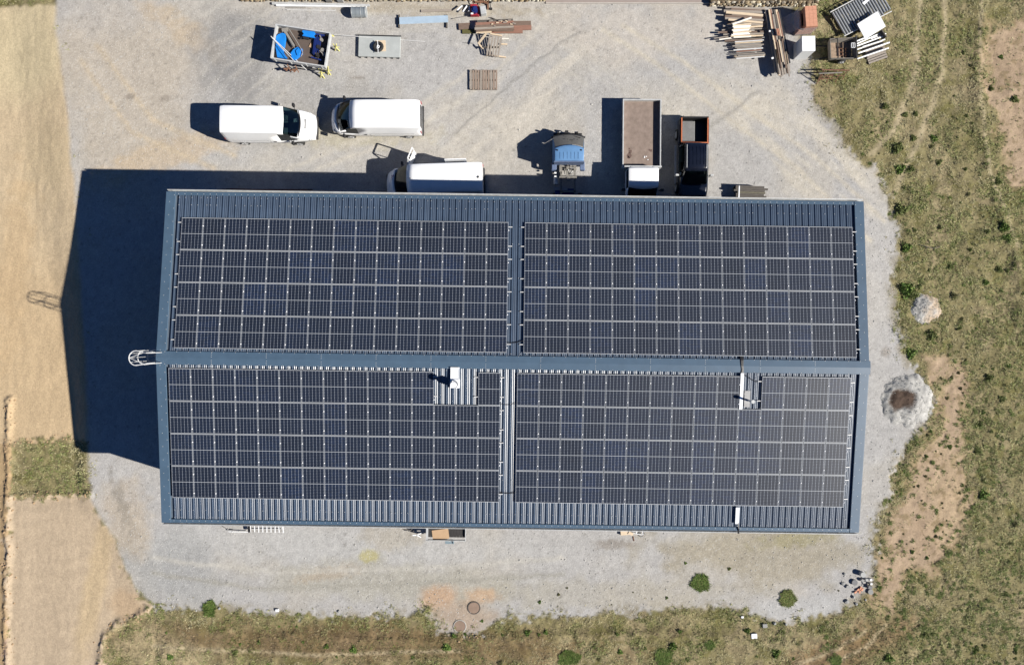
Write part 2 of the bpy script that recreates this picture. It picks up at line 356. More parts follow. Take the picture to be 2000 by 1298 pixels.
    col = col+other*np.clip(1-tot, 0, 1)[..., None]; col = col/np.maximum(1, tot)[..., None]
    far = sst(np.maximum(np.abs(X)-34.5, np.abs(Y)-23.5), 0, 2.4); col = lerp(col, S(163, 152, 116), far); Z = np.where(np.maximum(np.abs(X)-37.1, np.abs(Y)-26.1) > 0, .4*far, Z)
    ny, nx = X.shape; co = np.stack([X, Y, Z], -1).reshape(-1, 3).astype(np.float32)
    i = np.arange(ny*nx).reshape(ny, nx); q = np.stack([i[:-1, :-1], i[:-1, 1:], i[1:, 1:], i[1:, :-1]], -1).reshape(-1, 4)
    me = bpy.data.meshes.new('ground'); me.vertices.add(len(co)); me.vertices.foreach_set('co', co.ravel())
    me.loops.add(q.size); me.loops.foreach_set('vertex_index', q.ravel().astype(np.int32))
    me.polygons.add(len(q)); me.polygons.foreach_set('loop_start', np.arange(0, q.size, 4, dtype=np.int32))
    me.polygons.foreach_set('use_smooth', np.ones(len(q), bool))
    me.update(calc_edges=True)
    ca = me.color_attributes.new('Col', 'FLOAT_COLOR', 'POINT')
    c4 = np.ones((ny*nx, 4), np.float32); c4[:, :3] = np.clip(col.reshape(-1, 3), 0.01, .9); ca.data.foreach_set('color', c4.ravel())
    mk = me.color_attributes.new('Mask', 'FLOAT_COLOR', 'POINT')
    m4 = np.ones((ny*nx, 4), np.float32); m4[:, 0] = pad.ravel(); m4[:, 1] = grass.ravel(); m4[:, 2] = np.clip(lotA+lotB, 0, 1).ravel(); mk.data.foreach_set('color', m4.ravel())
    m = bpy.data.materials.new('ground_surface'); m.use_nodes = True; nt = m.node_tree; N = nt.nodes; L = nt.links; bs = N['Principled BSDF']
    at = N.new('ShaderNodeAttribute'); at.attribute_name = 'Col'; am = N.new('ShaderNodeAttribute'); am.attribute_name = 'Mask'
    sx = N.new('ShaderNodeSeparateXYZ'); L.new(am.outputs['Color'], sx.inputs[0])
    ge = N.new('ShaderNodeNewGeometry')
    n1 = N.new('ShaderNodeTexNoise'); n1.inputs['Scale'].default_value = 9; n1.inputs['Detail'].default_value = 6; n1.inputs['Roughness'].default_value = .75; L.new(ge.outputs['Position'], n1.inputs[0])
    mr = N.new('ShaderNodeMapRange'); mr.inputs[1].default_value = .3; mr.inputs[2].default_value = .7; mr.inputs[3].default_value = .78; mr.inputs[4].default_value = 1.2; L.new(n1.outputs[0], mr.inputs[0])
    vm = N.new('ShaderNodeVectorMath'); vm.operation = 'SCALE'; L.new(at.outputs['Color'], vm.inputs[0]); L.new(mr.outputs[0], vm.inputs['Scale'])
    vo = N.new('ShaderNodeTexVoronoi'); vo.inputs['Scale'].default_value = 16; L.new(ge.outputs['Position'], vo.inputs[0])
    sc = N.new('ShaderNodeSeparateXYZ'); L.new(vo.outputs['Color'], sc.inputs[0])
    lt = N.new('ShaderNodeMath'); lt.operation = 'LESS_THAN'; lt.inputs[1].default_value = .3; L.new(vo.outputs['Distance'], lt.inputs[0])
    gt = N.new('ShaderNodeMath'); gt.operation = 'GREATER_THAN'; gt.inputs[1].default_value = .86; L.new(sc.outputs[0], gt.inputs[0])
    mu = N.new('ShaderNodeMath'); mu.operation = 'MULTIPLY'; L.new(lt.outputs[0], mu.inputs[0]); L.new(gt.outputs[0], mu.inputs[1])
    m2 = N.new('ShaderNodeMath'); m2.operation = 'MULTIPLY'; L.new(mu.outputs[0], m2.inputs[0]); L.new(sx.outputs[0], m2.inputs[1])
    m3 = N.new('ShaderNodeMath'); m3.operation = 'MULTIPLY'; m3.inputs[1].default_value = .6; L.new(m2.outputs[0], m3.inputs[0])
    mx = N.new('ShaderNodeMix'); mx.data_type = 'RGBA'; L.new(m3.outputs[0], mx.inputs[0]); L.new(vm.outputs[0], mx.inputs[6]); mx.inputs[7].default_value = (.62, .61, .58, 1)
    L.new(mx.outputs[2], bs.inputs['Base Color']); bs.inputs['Roughness'].default_value = .95; bs.inputs['Specular IOR Level'].default_value = .15
    n3 = N.new('ShaderNodeTexNoise'); n3.inputs['Scale'].default_value = 14; n3.inputs['Detail'].default_value = 5; n3.inputs['Roughness'].default_value = .7; L.new(ge.outputs['Position'], n3.inputs[0])
    bp = N.new('ShaderNodeBump'); bp.inputs['Strength'].default_value = .55; bp.inputs['Distance'].default_value = .05; L.new(n3.outputs[0], bp.inputs['Height']); L.new(bp.outputs[0], bs.inputs['Normal'])
    me.materials.append(m)
    o = bpy.data.objects.new('ground', me); C.objects.link(o)
    tag(o, 'pale grey gravel yard with graded tan earth on the left and rough grass on the right', 'ground', kind='structure')
build_ground()
def G(px, py): return float(gz(np.array([px*1.0]), np.array([py*1.0]))[0])
def PG(px, py, h=0.0):            # point that the photo shows at px,py, standing h above the local ground
    z = G(px, py); return P(px, py, z+h)

# ------------------------------------------------------------------ materials
M_roof = mat('roof_paint', (.044, .066, .103), rough=.34, var=.16, scale=1.2, bump=.03, bscale=12, spec=.85)
M_trim = mat('trim_paint', (.058, .098, .146), rough=.42, var=.10, scale=1.5, bump=.02, bscale=10, spec=.6)
M_wall = mat('wall_cladding', (.10, .13, .17), rough=.45)
M_galv = mat('galvanised_steel', (.46, .47, .47), rough=.45, metal=.12, var=.18, scale=5)
M_alu = mat('bare_aluminium', (.60, .60, .59), rough=.45, metal=.1, var=.06)
M_white = mat('white_paint', (.80, .81, .82), rough=.3, var=.03, coat=.4)
M_whiteflat = mat('white_sheet', (.74, .75, .76), rough=.5, var=.06)
M_black = mat('black_plastic', (.012, .012, .014), rough=.5, var=.3)
M_rubber = mat('tyre_rubber', (.018, .018, .018), rough=.85, var=.3)
M_dark = mat('dark_metal', (.03, .03, .032), rough=.55, metal=.3, var=.3)
M_rust = mat('rusty_steel', (.17, .085, .05), rough=.85, var=.35, scale=9, bump=.3)
M_woodg = mat('weathered_wood', (.27, .235, .20), rough=.85, var=.25, scale=4, stretch=(1, 12, 12), bump=.2)
M_woodb = mat('brown_wood', (.15, .105, .08), rough=.85, var=.3, scale=4, stretch=(1, 12, 12), bump=.2)
M_woodn = mat('fresh_wood', (.56, .45, .32), rough=.75, var=.15, scale=4, stretch=(1, 12, 12))
M_woodw = mat('pale_painted_wood', (.74, .71, .64), rough=.7, var=.08, scale=4)
M_woodr = mat('reddish_wood', (.23, .12, .085), rough=.85, var=.25, scale=4, stretch=(1, 12, 12))
M_woodd = mat('dark_old_wood', (.09, .08, .07), rough=.9, var=.35, scale=5, stretch=(1, 10, 10), bump=.3)
M_blue = mat('blue_plastic', (.012, .19, .60), rough=.4, var=.12)
M_navy = mat('navy_paint', (.012, .025, .13), rough=.4, var=.2)
M_red = mat('red_paint', (.30, .02, .03), rough=.5, var=.2)
M_yellow = mat('faded_yellow_paint', (.62, .58, .20), rough=.6, var=.12)
M_grey = mat('grey_paint', (.30, .30, .30), rough=.6, var=.15)
M_conc = mat('concrete', (.36, .34, .31), rough=.95, var=.15, scale=6, bump=.2)

def glass_mat():
    m = bpy.data.materials.new('window_glass'); m.use_nodes = True; nt = m.node_tree; N = nt.nodes; L = nt.links
    N.remove(N['Principled BSDF']); out = N['Material Output']
    tr = N.new('ShaderNodeBsdfTransparent'); tr.inputs[0].default_value = (.19, .27, .28, 1)
    gl = N.new('ShaderNodeBsdfGlossy'); gl.inputs['Roughness'].default_value = .03; gl.inputs[0].default_value = (.6, .65, .7, 1)
    fr = N.new('ShaderNodeFresnel'); fr.inputs[0].default_value = 1.6
    mx = N.new('ShaderNodeMixShader'); L.new(fr.outputs[0], mx.inputs[0]); L.new(tr.outputs[0], mx.inputs[1]); L.new(gl.outputs[0], mx.inputs[2]); L.new(mx.outputs[0], out.inputs[0])
    return m
M_glass = glass_mat()

# ------------------------------------------------------------------ warehouse
BX, BY, BR = 0.034, -1.56, R(-.82)
HE, HR, HW, HL = 7.0, 7.86, 8.72, 18.45
SLOPE = (HR-HE)/8.76; SA = math.atan(SLOPE)
BM = Matrix.Translation((BX, BY, 0)) @ Matrix.Rotation(BR, 4, 'Z')
def rz_(v): return HR-SLOPE*abs(v)      # height of the roof sheet under v
wh = thing('warehouse', 'long warehouse with a dark blue ribbed metal roof in the gravel yard', 'building', (BX, BY, 0), BR)
# walls
for nm, (x0, y0), (x1, y1) in (('wall', (-18.2, -8.45), (18.2, -8.45)), ('wall', (18.2, -8.45), (18.2, 8.45)), ('wall', (18.2, 8.45), (-18.2, 8.45)), ('wall', (-18.2, 8.45), (-18.2, -8.45))):
    mb = MB(); L_ = math.hypot(x1-x0, y1-y0); n = int(L_/.25); dx, dy = (x1-x0)/L_, (y1-y0)/L_
    rows = [[], []]
    for i in range(n+1):
        for a, o_ in ((0, 0), (.35, 0), (.45, .035), (.9, .035)):
            s_ = min(L_, (i+a)*L_/n)
            px, py = x0+dx*s_+dy*o_, y0+dy*s_-dx*o_
            top = rz_(py)-.12 if abs(dy) > .5 else rz_(8.45)-.12
            rows[0].append((px, py, 0)); rows[1].append((px, py, top))
    mb.grid(rows, flip=True); mb.build(nm, M_wall, wh)
for x in (-9.0, 3.0):
    mb = MB()
    for k in range(16): mb.box((x, 8.515, .14+k*.28), (4.2, .04, .265))
    d = mb.build('roller_door', M_grey, wh)
# ribbed sheets
PITCH = .3333
prof = [(0, 0), (.024, 0), (.052, .042), (.082, .042), (.110, 0), (.138, 0), (.149, .0072), (.160, .0120), (.168, .0130), (.176, .0120), (.187, .0072), (.198, 0), (.226, 0), (.237, .0072), (.248, .0120), (.256, .0130), (.264, .0120), (.275, .0072), (.286, 0)]
for side in (1, -1):
    mb = MB(); us = []; n = int(35.9/PITCH)
    u0 = -n*PITCH/2
    for i in range(n):
        us += [(u0+i*PITCH+a, z) for a, z in prof]
    us.append((u0+n*PITCH, 0))
    rows = [[(u, side*v, rz_(v)+z) for u, z in us] for v in (.12, 4.4, HW-.02)]
    mb.grid(rows, flip=(side > 0)); o = mb.build('roof_sheet', M_roof, wh)
# inner skin that closes the roof from below
mb = MB(); mb.grid([[(-18.3, s*8.6, rz_(8.6)-.06) for s in (1,)]+[(-18.3, 0, HR-.06)]+[(-18.3, -8.6, rz_(8.6)-.06)], [(18.3, 8.6, rz_(8.6)-.06), (18.3, 0, HR-.06), (18.3, -8.6, rz_(8.6)-.06)]]); mb.build('roof_lining', M_wall, wh)
# ridge cap: two folded wings in overlapping lengths
mb = MB()
for k in range(13):
    a = -HL+k*2*HL/13; b = a+2*HL/13+.06; e = .002*(k % 2)
    for s in (1, -1):
        w = .34
        mb.grid([[(a, 0, HR+.085+e), (a, s*w, HR+.085-w*SLOPE+e), (a, s*(w+.012), HR+.045-w*SLOPE)], [(b, 0, HR+.085+e), (b, s*w, HR+.085-w*SLOPE+e), (b, s*(w+.012), HR+.045-w*SLOPE)]], flip=(s < 0))
rc = mb.build('ridge_cap', M_trim, wh)
mb = MB()
for k in range(1, 13):
    a = -HL+k*2*HL/13+.03
    for v in (-.3, -.2, -.1, .08, .18, .28): mb.box((a, v, HR+.09-abs(v)*SLOPE), (.028, .028, .012))
for k in range(60):
    for s in (1, -1): mb.box((-18+k*.61, s*.32, HR+.09-.32*SLOPE), (.026, .026, .012))
mb.build('ridge_rivets', M_galv, rc)['kind'] = 'stuff'
# verge trims
for s in (1, -1):
    for e in (1, -1):
        mb = MB(); x0, x1 = e*HL, e*(HL-.50)
        rows = [[(x0, s*v, rz_(v)-.22), (x0, s*v, rz_(v)+.075), (x0-e*.04, s*v, rz_(v)+.0755), (x1+e*.02, s*v, rz_(v)+.07), (x1, s*v, rz_(v)+.03)] for v in (.0, 3, 6, HW+.03)]
        mb.grid(rows, flip=(s*e < 0)); vt = mb.build('verge_trim', M_trim, wh)
        mb = MB()
        for k in range(24):
            v = .4+k*.355; mb.box((x1+e*(.06 if k % 2 else .3), s*v, rz_(v)+.078), (.028, .028, .014))
        mb.build('rivets', M_galv, vt)
# eaves: flat flashing strip and pale gutter
for s in (1, -1):
    mb = MB(); v = HW
    mb.grid([[(-HL, s*(v-.16), rz_(v-.16)+.056), (HL, s*(v-.16), rz_(v-.16)+.056)], [(-HL, s*(v+.03), rz_(v)+.045), (HL, s*(v+.03), rz_(v)+.045)], [(-HL, s*(v+.03), rz_(v)-.1), (HL, s*(v+.03), rz_(v)-.1)]], flip=(s > 0))
    mb.build('eaves_flashing', M_trim, wh)
    mb = MB()
    for k in range(108): mb.box((-17.8+k*PITCH, s*(v-.08), rz_(v)+.058), (.03, .03, .014))
    mb.build('eaves_screws', M_galv, wh)['kind'] = 'stuff'
    mb = MB()
    rows = []
    for x in (-HL, HL):
        rows.append([(x, s*(v+.035), rz_(v)-.05), (x, s*(v+.035), rz_(v)-.15), (x, s*(v+.12), rz_(v)-.16), (x, s*(v+.135), rz_(v)-.02), (x, s*(v+.165), rz_(v)-.015), (x, s*(v+.165), rz_(v)-.17)])
    mb.grid(rows, flip=(s < 0)); mb.build('gutter', M_galv, wh)
# screw rows on the ribs
mb = MB()
n = int(35.9/PITCH); u0 = -n*PITCH/2
for i in range(n):
    for v in (8.45, 8.05, 6.2, 4.4, 2.6, .45):
        for s in (1, -1):
            if rnd.random() < .75: mb.box((u0+i*PITCH+.073+(0 if rnd.random() < .8 else .15), s*v, rz_(v)+(.047)), (.028, .028, .012))
mb.build('roof_screws', M_galv, wh)['kind'] = 'stuff'
# soil marks washed to the lower edge
# roof ladder with hoop cage beyond the left gable
ld = MB()
lx = -HL
for y in (-.27, .27):
    ld.cyl((lx-.10, y, .3), (lx-.10, y, HR+.25), .022, 8); ld.tube([(lx-.10, y, HR+.25), (lx-.12, y, HR+1.05), (lx+.02, y, HR+1.12), (lx+.28, y, HR+1.05), (lx+.30, y, HR+.1)], .022, 8)
for k in range(28): ld.cyl((lx-.10, -.27, .5+k*.27), (lx-.10, .27, .5+k*.27), .015, 6)
la = ld.build('access_ladder', M_alu, wh)
cg = MB()
for k, z in enumerate([2.6, 3.7, 4.8, 5.9, 7.0, 8.0, 8.85]):
    pts = [(lx-.10-.02, -.30, z)]+[(lx-.55-.36*math.cos(t*math.pi/10-math.pi/2), .37*math.sin(t*math.pi/10-math.pi/2), z) for t in range(0, 11)]+[(lx-.12, .30, z)]
    cg.tube(pts, .022 if z < 8.5 else .026, 6)
for t in (1, 3, 5, 7, 9):
    a = t*math.pi/10-math.pi/2; cg.cyl((lx-.55-.365*math.cos(a), .375*math.sin(a), 2.6), (lx-.55-.365*math.cos(a), .375*math.sin(a), 8.85), .014, 6)
cg.tube([(lx-.12, -.30, 8.85), (lx-.9, 0, 8.85), (lx-.12, .30, 8.85)], .016, 6)
cg.build('hoop_cage', M_alu, la)
# white vent box with cylindrical cowl on the lower slope
vb = MB(); vz = rz_(.8)
vb.box((-2.98, -.62, vz+.10), (.43, .62, .12)); vb.box((-2.98, -.30, vz+.19), (.46, .05, .10)); vb.box((-2.98, -.92, vz+.17), (.46, .06, .12))
for x in (-3.19, -2.77): vb.box((x, -.62, vz+.165), (.03, .6, .03))
ven = vb.build('roof_vent', M_white, wh, bevel=.01)
vb = MB(); vb.cyl((-2.98, -1.13, rz_(1.1)), (-2.98, -1.13, rz_(1.1)+.62), .20, 24, cap=False); vb.cyl((-2.98, -1.13, rz_(1.1)+.40), (-2.98, -1.13, rz_(1.1)+.42), .19, 24)
vb.box((-2.98, -1.13, rz_(1.1)+.06), (.5, .46, .1))
o = vb.build('vent_cowl', M_white, ven); smooth_angle(o)
vb = MB(); vb.cyl((-2.98, -1.13, rz_(1.1)+.42), (-2.98, -1.13, rz_(1.1)+.95), .10, 16); vb.cyl((-2.98, -1.13, rz_(1.1)+.95), (-2.98, -1.13, rz_(1.1)+1.15), .17, 20, r2=.15)
smooth_angle(vb.build('flue_top', M_white, ven))
# thin flue pipe with flat flashing plate by the cable tray
vb = MB(); pz = rz_(1.8)
vb.box((12.22, -1.72, pz+.052), (.30, .86, .012), M=Matrix.Rotation(SA, 3, 'X'))
fp = vb.build('flashing_plate', M_grey, wh)
vb = MB(); vb.cyl((12.30, -1.8, pz), (12.30, -1.8, pz+.62), .055, 14); vb.cyl((12.30, -1.8, pz+.62), (12.30, -1.8, pz+.74), .095, 14)
smooth_angle(vb.build('flue_pipe', M_galv, wh))
# downpipes on the long walls
for x in (-17.5, 0.0, 17.5):
    for s in (1, -1):
        vb = MB(); vb.cyl((x, s*8.6, 0), (x, s*8.6, HE-.25), .05, 10); vb.cyl((x, s*8.6, HE-.25), (x, s*8.8, HE-.12), .05, 10); vb.build('downpipe', M_galv, wh)

# ------------------------------------------------------------------ solar panels
def panel_glass_mat():
    m = bpy.data.materials.new('solar_cells'); m.use_nodes = True; nt = m.node_tree; N = nt.nodes; L = nt.links; b = N['Principled BSDF']
    tc = N.new('ShaderNodeTexCoord'); sp = N.new('ShaderNodeSeparateXYZ'); L.new(tc.outputs['Object'], sp.inputs[0])
    def M(op, a, b_=None, c=None):
        n = N.new('ShaderNodeMath'); n.operation = op
        for i, x in enumerate((a, b_, c)):
            if x is None: continue
            if isinstance(x, (int, float)): n.inputs[i].default_value = x
            else: L.new(x, n.inputs[i])
        return n.outputs[0]
    X, Y = sp.outputs[0], sp.outputs[1]
    PW, PH = 1.07/6, .83/10
    def near(v, period, half, off=0.0):        # 1 near multiples of period
        t = M('ADD', v, off); t = M('DIVIDE', t, period); t = M('ADD', t, .5); t = M('FRACT', t); t = M('SUBTRACT', t, .5); t = M('ABSOLUTE', t); t = M('MULTIPLY', t, period)
        return M('LESS_THAN', t, half), t
    Ya = M('SUBTRACT', M('ABSOLUTE', Y), .012)
    vx, dx = near(X, PW, .0040); hy, dy = near(Ya, PH, .0026)
    bb, _ = near(X, PW/2, .0012, PW/4)
    dia = M('LESS_THAN', M('ADD', dx, dy), .015)
    mid = M('LESS_THAN', M('ABSOLUTE', Y), .012)
    e1 = M('GREATER_THAN', M('ABSOLUTE', X), .62); e2 = M('GREATER_THAN', M('ABSOLUTE', Y), .846)
    oi = N.new('ShaderNodeObjectInfo')
    no = N.new('ShaderNodeTexNoise'); no.inputs['Scale'].default_value = .55; ge = N.new('ShaderNodeNewGeometry'); L.new(ge.outputs['Position'], no.inputs[0])
    wn_ = N.new('ShaderNodeTexWhiteNoise'); wn_.noise_dimensions = '3D'
    fx = M('FLOOR', M('DIVIDE', X, PW)); fy = M('FLOOR', M('DIVIDE', Y, PH)); cb = N.new('ShaderNodeCombineXYZ'); L.new(fx, cb.inputs[0]); L.new(fy, cb.inputs[1]); L.new(oi.outputs['Random'], cb.inputs[2]); L.new(cb.outputs[0], wn_.inputs[0])
    cr = N.new('ShaderNodeValToRGB'); e = cr.color_ramp.elements; e[0].color = (.004, .007, .015, 1); e[0].position = 0; e[1].color = (.008, .021, .062, 1); e[1].position = 1
    k = e.new(.6); k.color = (.006, .012, .028, 1)
    mixv = M('ADD', M('MULTIPLY', oi.outputs['Random'], .45), M('ADD', M('MULTIPLY', no.outputs[0], .3), M('MULTIPLY', wn_.outputs[0], .22)))
    L.new(mixv, cr.inputs[0])
    def mixc(fac, a, col):
        n = N.new('ShaderNodeMix'); n.data_type = 'RGBA'; L.new(fac, n.inputs[0]); L.new(a, n.inputs[6]); n.inputs[7].default_value = col; return n.outputs[2]
    c = cr.outputs[0]
    c = mixc(M('MULTIPLY', bb, .10), c, (.3, .3, .32, 1))
    c = mixc(M('MULTIPLY', hy, .5), c, (.17, .19, .23, 1))
    c = mixc(vx, c, (.23, .26, .31, 1)); c = mixc(dia, c, (.38, .41, .45, 1))
    white = M('MAXIMUM', mid, M('MAXIMUM', e1, e2)); c = mixc(white, c, (.32, .34, .36, 1))
    # thin film of dust, heavier on some modules
    dn = N.new('ShaderNodeTexNoise'); dn.inputs['Scale'].default_value = 2.2; dn.inputs['Detail'].default_value = 6; L.new(ge.outputs['Position'], dn.inputs[0])
    c2 = N.new('ShaderNodeMix'); c2.data_type = 'RGBA'; L.new(M('MULTIPLY', dn.outputs[0], .012), c2.inputs[0]); L.new(c, c2.inputs[6]); c2.inputs[7].default_value = (.35, .31, .26, 1)
    L.new(c2.outputs[2], b.inputs['Base Color']); b.inputs['Roughness'].default_value = .375; b.inputs['Specular IOR Level'].default_value = .55
    return m
M_cells = panel_glass_mat()
proto = thing('solar_panel', '', 'solar panel'); GW, GH = 1.130, 1.70
fb = MB(); t_ = .022
for y in (-1, 1): fb.box((0, y*(GH/2-t_/2), .0), (GW, t_, .036))
for x in (-1, 1): fb.box((x*(GW/2-.003), 0, -.004), (.006, GH-2*t_, .030))
fb.build('frame', mat('anodised_frame', (.44, .46, .48), rough=.5, metal=.05, var=.05), proto)
gb = MB(); gb.box((0, 0, .005), (GW-.012, GH-2*t_, .012)); gb.build('cell_surface', M_cells, proto)
for y in (-.60, .42):
    cb_ = MB(); cb_.cyl((GW/2+.007, y, .012), (GW/2+.007, y, .034), .034, 10, r2=.024)
    smooth_angle(cb_.build('clamp', mat('bright_clamp', (.80, .80, .80), rough=.35, var=.03), proto), 60)
blocks = [('upper left', 1, -17.53, -.31, 15, ()), ('upper right', 1, .54, 17.80, 15, ()), ('lower left', -1, -17.815, -.62, 15, (12, 13)), ('lower right', -1, .235, 17.54, 15, (10,))]
used = False
RMAT = Matrix.Rotation(BR, 4, 'Z')
rowname = ['top', 'second', 'third', 'bottom']
M_rail = M_alu
for bn, s, ua, ub, ncol, cut in blocks:
    pu = (ub-ua)/ncol; v0 = .50 if s > 0 else .53; pv = 6.86/4
    for r in range(4):                 # r counts from the top of the photo
        vc = (v0+pv*(3-r+.5)) if s > 0 else (v0+pv*(r+.5))
        for c in range(ncol):
            if r == 0 and c in cut: continue
            loc = BM @ Vector((ua+pu*(c+.5), s*vc, rz_(vc)+.105))
            rot = (RMAT @ Matrix.Rotation(-s*SA, 4, 'X')).to_euler()
            lab = 'black solar panel, %s from left, %s row of the %s roof array' % (ORD[c], rowname[r], bn)
            if not used: proto.location = loc; proto.rotation_euler = rot; proto['label'] = lab; proto['group'] = 'solar panels on the warehouse roof'; used = True
            else: copy_tree(proto, loc, rot, lab)
        # two rails under each row, poking out at the ends
        for q, dv in enumerate((-.60, .42)):
            vv = vc+dv if s < 0 else vc-dv
            if r == 0 and cut: segs = [(ua-.02, ua+pu*cut[0]+.2), (ua+pu*(cut[-1]+1)-.2, ub+.2)]
            else: segs = [(ua-.02 if s < 0 else ua-.2, ub+.2)]
            for k, (a, b) in enumerate(segs):
                mb = MB(); mb.box((0, 0, 0), (b-a, .04, .04)); o = mb.build('mounting_rail', M_rail)
                o.location = BM @ Vector(((a+b)/2, s*abs(vv), rz_(vv)+.068)); o.rotation_euler = (RMAT @ Matrix.Rotation(-s*SA, 4, 'X')).to_euler()
                part = '' if len(segs) == 1 else (', left part' if k == 0 else ', right part')
                tag(o, '%s aluminium rail under the %s row of panels, %s roof array%s' % (('upper', 'lower')[q] if s < 0 else ('lower', 'upper')[1-q], rowname[r], bn, part), 'rail', 'rails carrying the solar panels')
# cables and trays on the roof
def roof_tube(name, pts, r, m, label, cat, n=6):
    c = BM @ Vector((pts[0][0], pts[0][1], 0)); mb = MB()
    mb.tube([BM @ Vector((u, v, rz_(v)+h))-Vector((c.x, c.y, 0)) for u, v, h in pts], r, n); o = mb.build(name, m); o.location = (c.x, c.y, 0); smooth_angle(o)
    return tag(o, label, cat)
mbs = [[(11.78+j*.035, .52, .07), (11.80+j*.03, .3, .11), (11.82+j*.022, .0, .105), (11.86+j*.018, -.2, .11), (11.84+j*.02, -.40, .12)] for j in range(5)]
c0 = BM @ Vector((11.8, 0, 0)); mb = MB()
for pl in mbs: mb.tube([BM @ Vector((u, v, rz_(v)+h))-Vector((c0.x, c0.y, 0)) for u, v, h in pl], .019, 6)
o = mb.build('cable_bundle', M_black); o.location = (c0.x, c0.y, 0); tag(o, 'thick bundle of black cables crossing the roof ridge above the white tray', 'cables')
def roof_box(name, u0, u1, v0, v1, h, m, label, cat):
    vc = (v0+v1)/2; mb = MB(); L_ = abs(v1-v0); w = abs(u1-u0)
    mb.box((0, 0, .0), (w, L_, .05)); mb.box((0, 0, .03), (w+.012, L_-.01, .008))
    for y in np.linspace(-L_/2, L_/2, max(2, int(L_/.28)))[1:-1]: mb.box((0, y, .002), (w+.018, .012, .056))
    o = mb.build(name, m); o.location = BM @ Vector(((u0+u1)/2, vc, rz_(vc)+h)); o.rotation_euler = (RMAT @ Matrix.Rotation(SA, 4, 'X')).to_euler(); return tag(o, label, cat)
roof_box('cable_tray', 11.80, 11.95, -.36, -2.26, .12, M_white, 'long white cable tray in the gap of the lower right array', 'cable tray')
roof_box('cable_tray', 11.87, 12.05, -7.47, -8.36, .11, M_white, 'short white cable tray below the lower right array', 'cable tray')
roof_tube('cable', [(12.02, -8.3, .12), (12.06, -8.6, .12), (12.12, -8.9, .0), (12.12, -8.95, -.5)], .035, M_black, 'black cable dropping over the lower gutter from the short white tray', 'cable')
roof_tube('cable', [(12.0, -.42, .10), (12.25, -.6, .06), (12.7, -.85, .07)], .014, M_black, 'thin black cable running diagonally beside the thin flue pipe', 'cable')
roof_tube('cable', [(-.3, 1.05, .1), (-.1, 1.02, .05), (.2, 1.05, .06), (.55, 1.15, .1)], .022, M_black, 'black cable crossing the gap between the two upper arrays', 'cable')
roof_tube('cable', [(-.6, -2.15, .08), (-.35, -2.2, .05), (-.1, -2.2, .06), (.25, -2.1, .1)], .012, M_black, 'black cable crossing near the top of the gap between the lower arrays', 'cable')
roof_tube('cable', [(-.6, -6.85, .08), (-.3, -6.9, .06), (-.0, -6.9, .06), (.25, -6.85, .1)], .018, M_black, 'black cable crossing near the bottom of the gap between the lower arrays', 'cable')

# ------------------------------------------------------------------ vehicles
def wheel(parent, x, y, r=.33, w=.22, rim=M_grey):
    s_ = 1 if y > 0 else -1
    t = MB(); t.cyl((x, y-w/2, r), (x, y+w/2, r), r-.03, 24); t.ring((x, y, r), (0, 1, 0), r-.06, .06, 24, w/2)
    o = t.build('wheel', M_rubber, parent); smooth_angle(o)
    q = MB(); yo = y+s_*(w/2+.01); q.cyl((x, yo-s_*.03, r), (x, yo+s_*.005, r), r*.62, 20); q.cyl((x, yo, r), (x, yo+s_*.03, r), r*.2, 12)
    for k in range(5):
        a = k*1.2566; q.bar((x+math.cos(a)*r*.2, yo+s_*.012, r+math.sin(a)*r*.2), (x+math.cos(a)*r*.58, yo+s_*.012, r+math.sin(a)*r*.58), .05, .03)
    q.build('rim', rim, o)

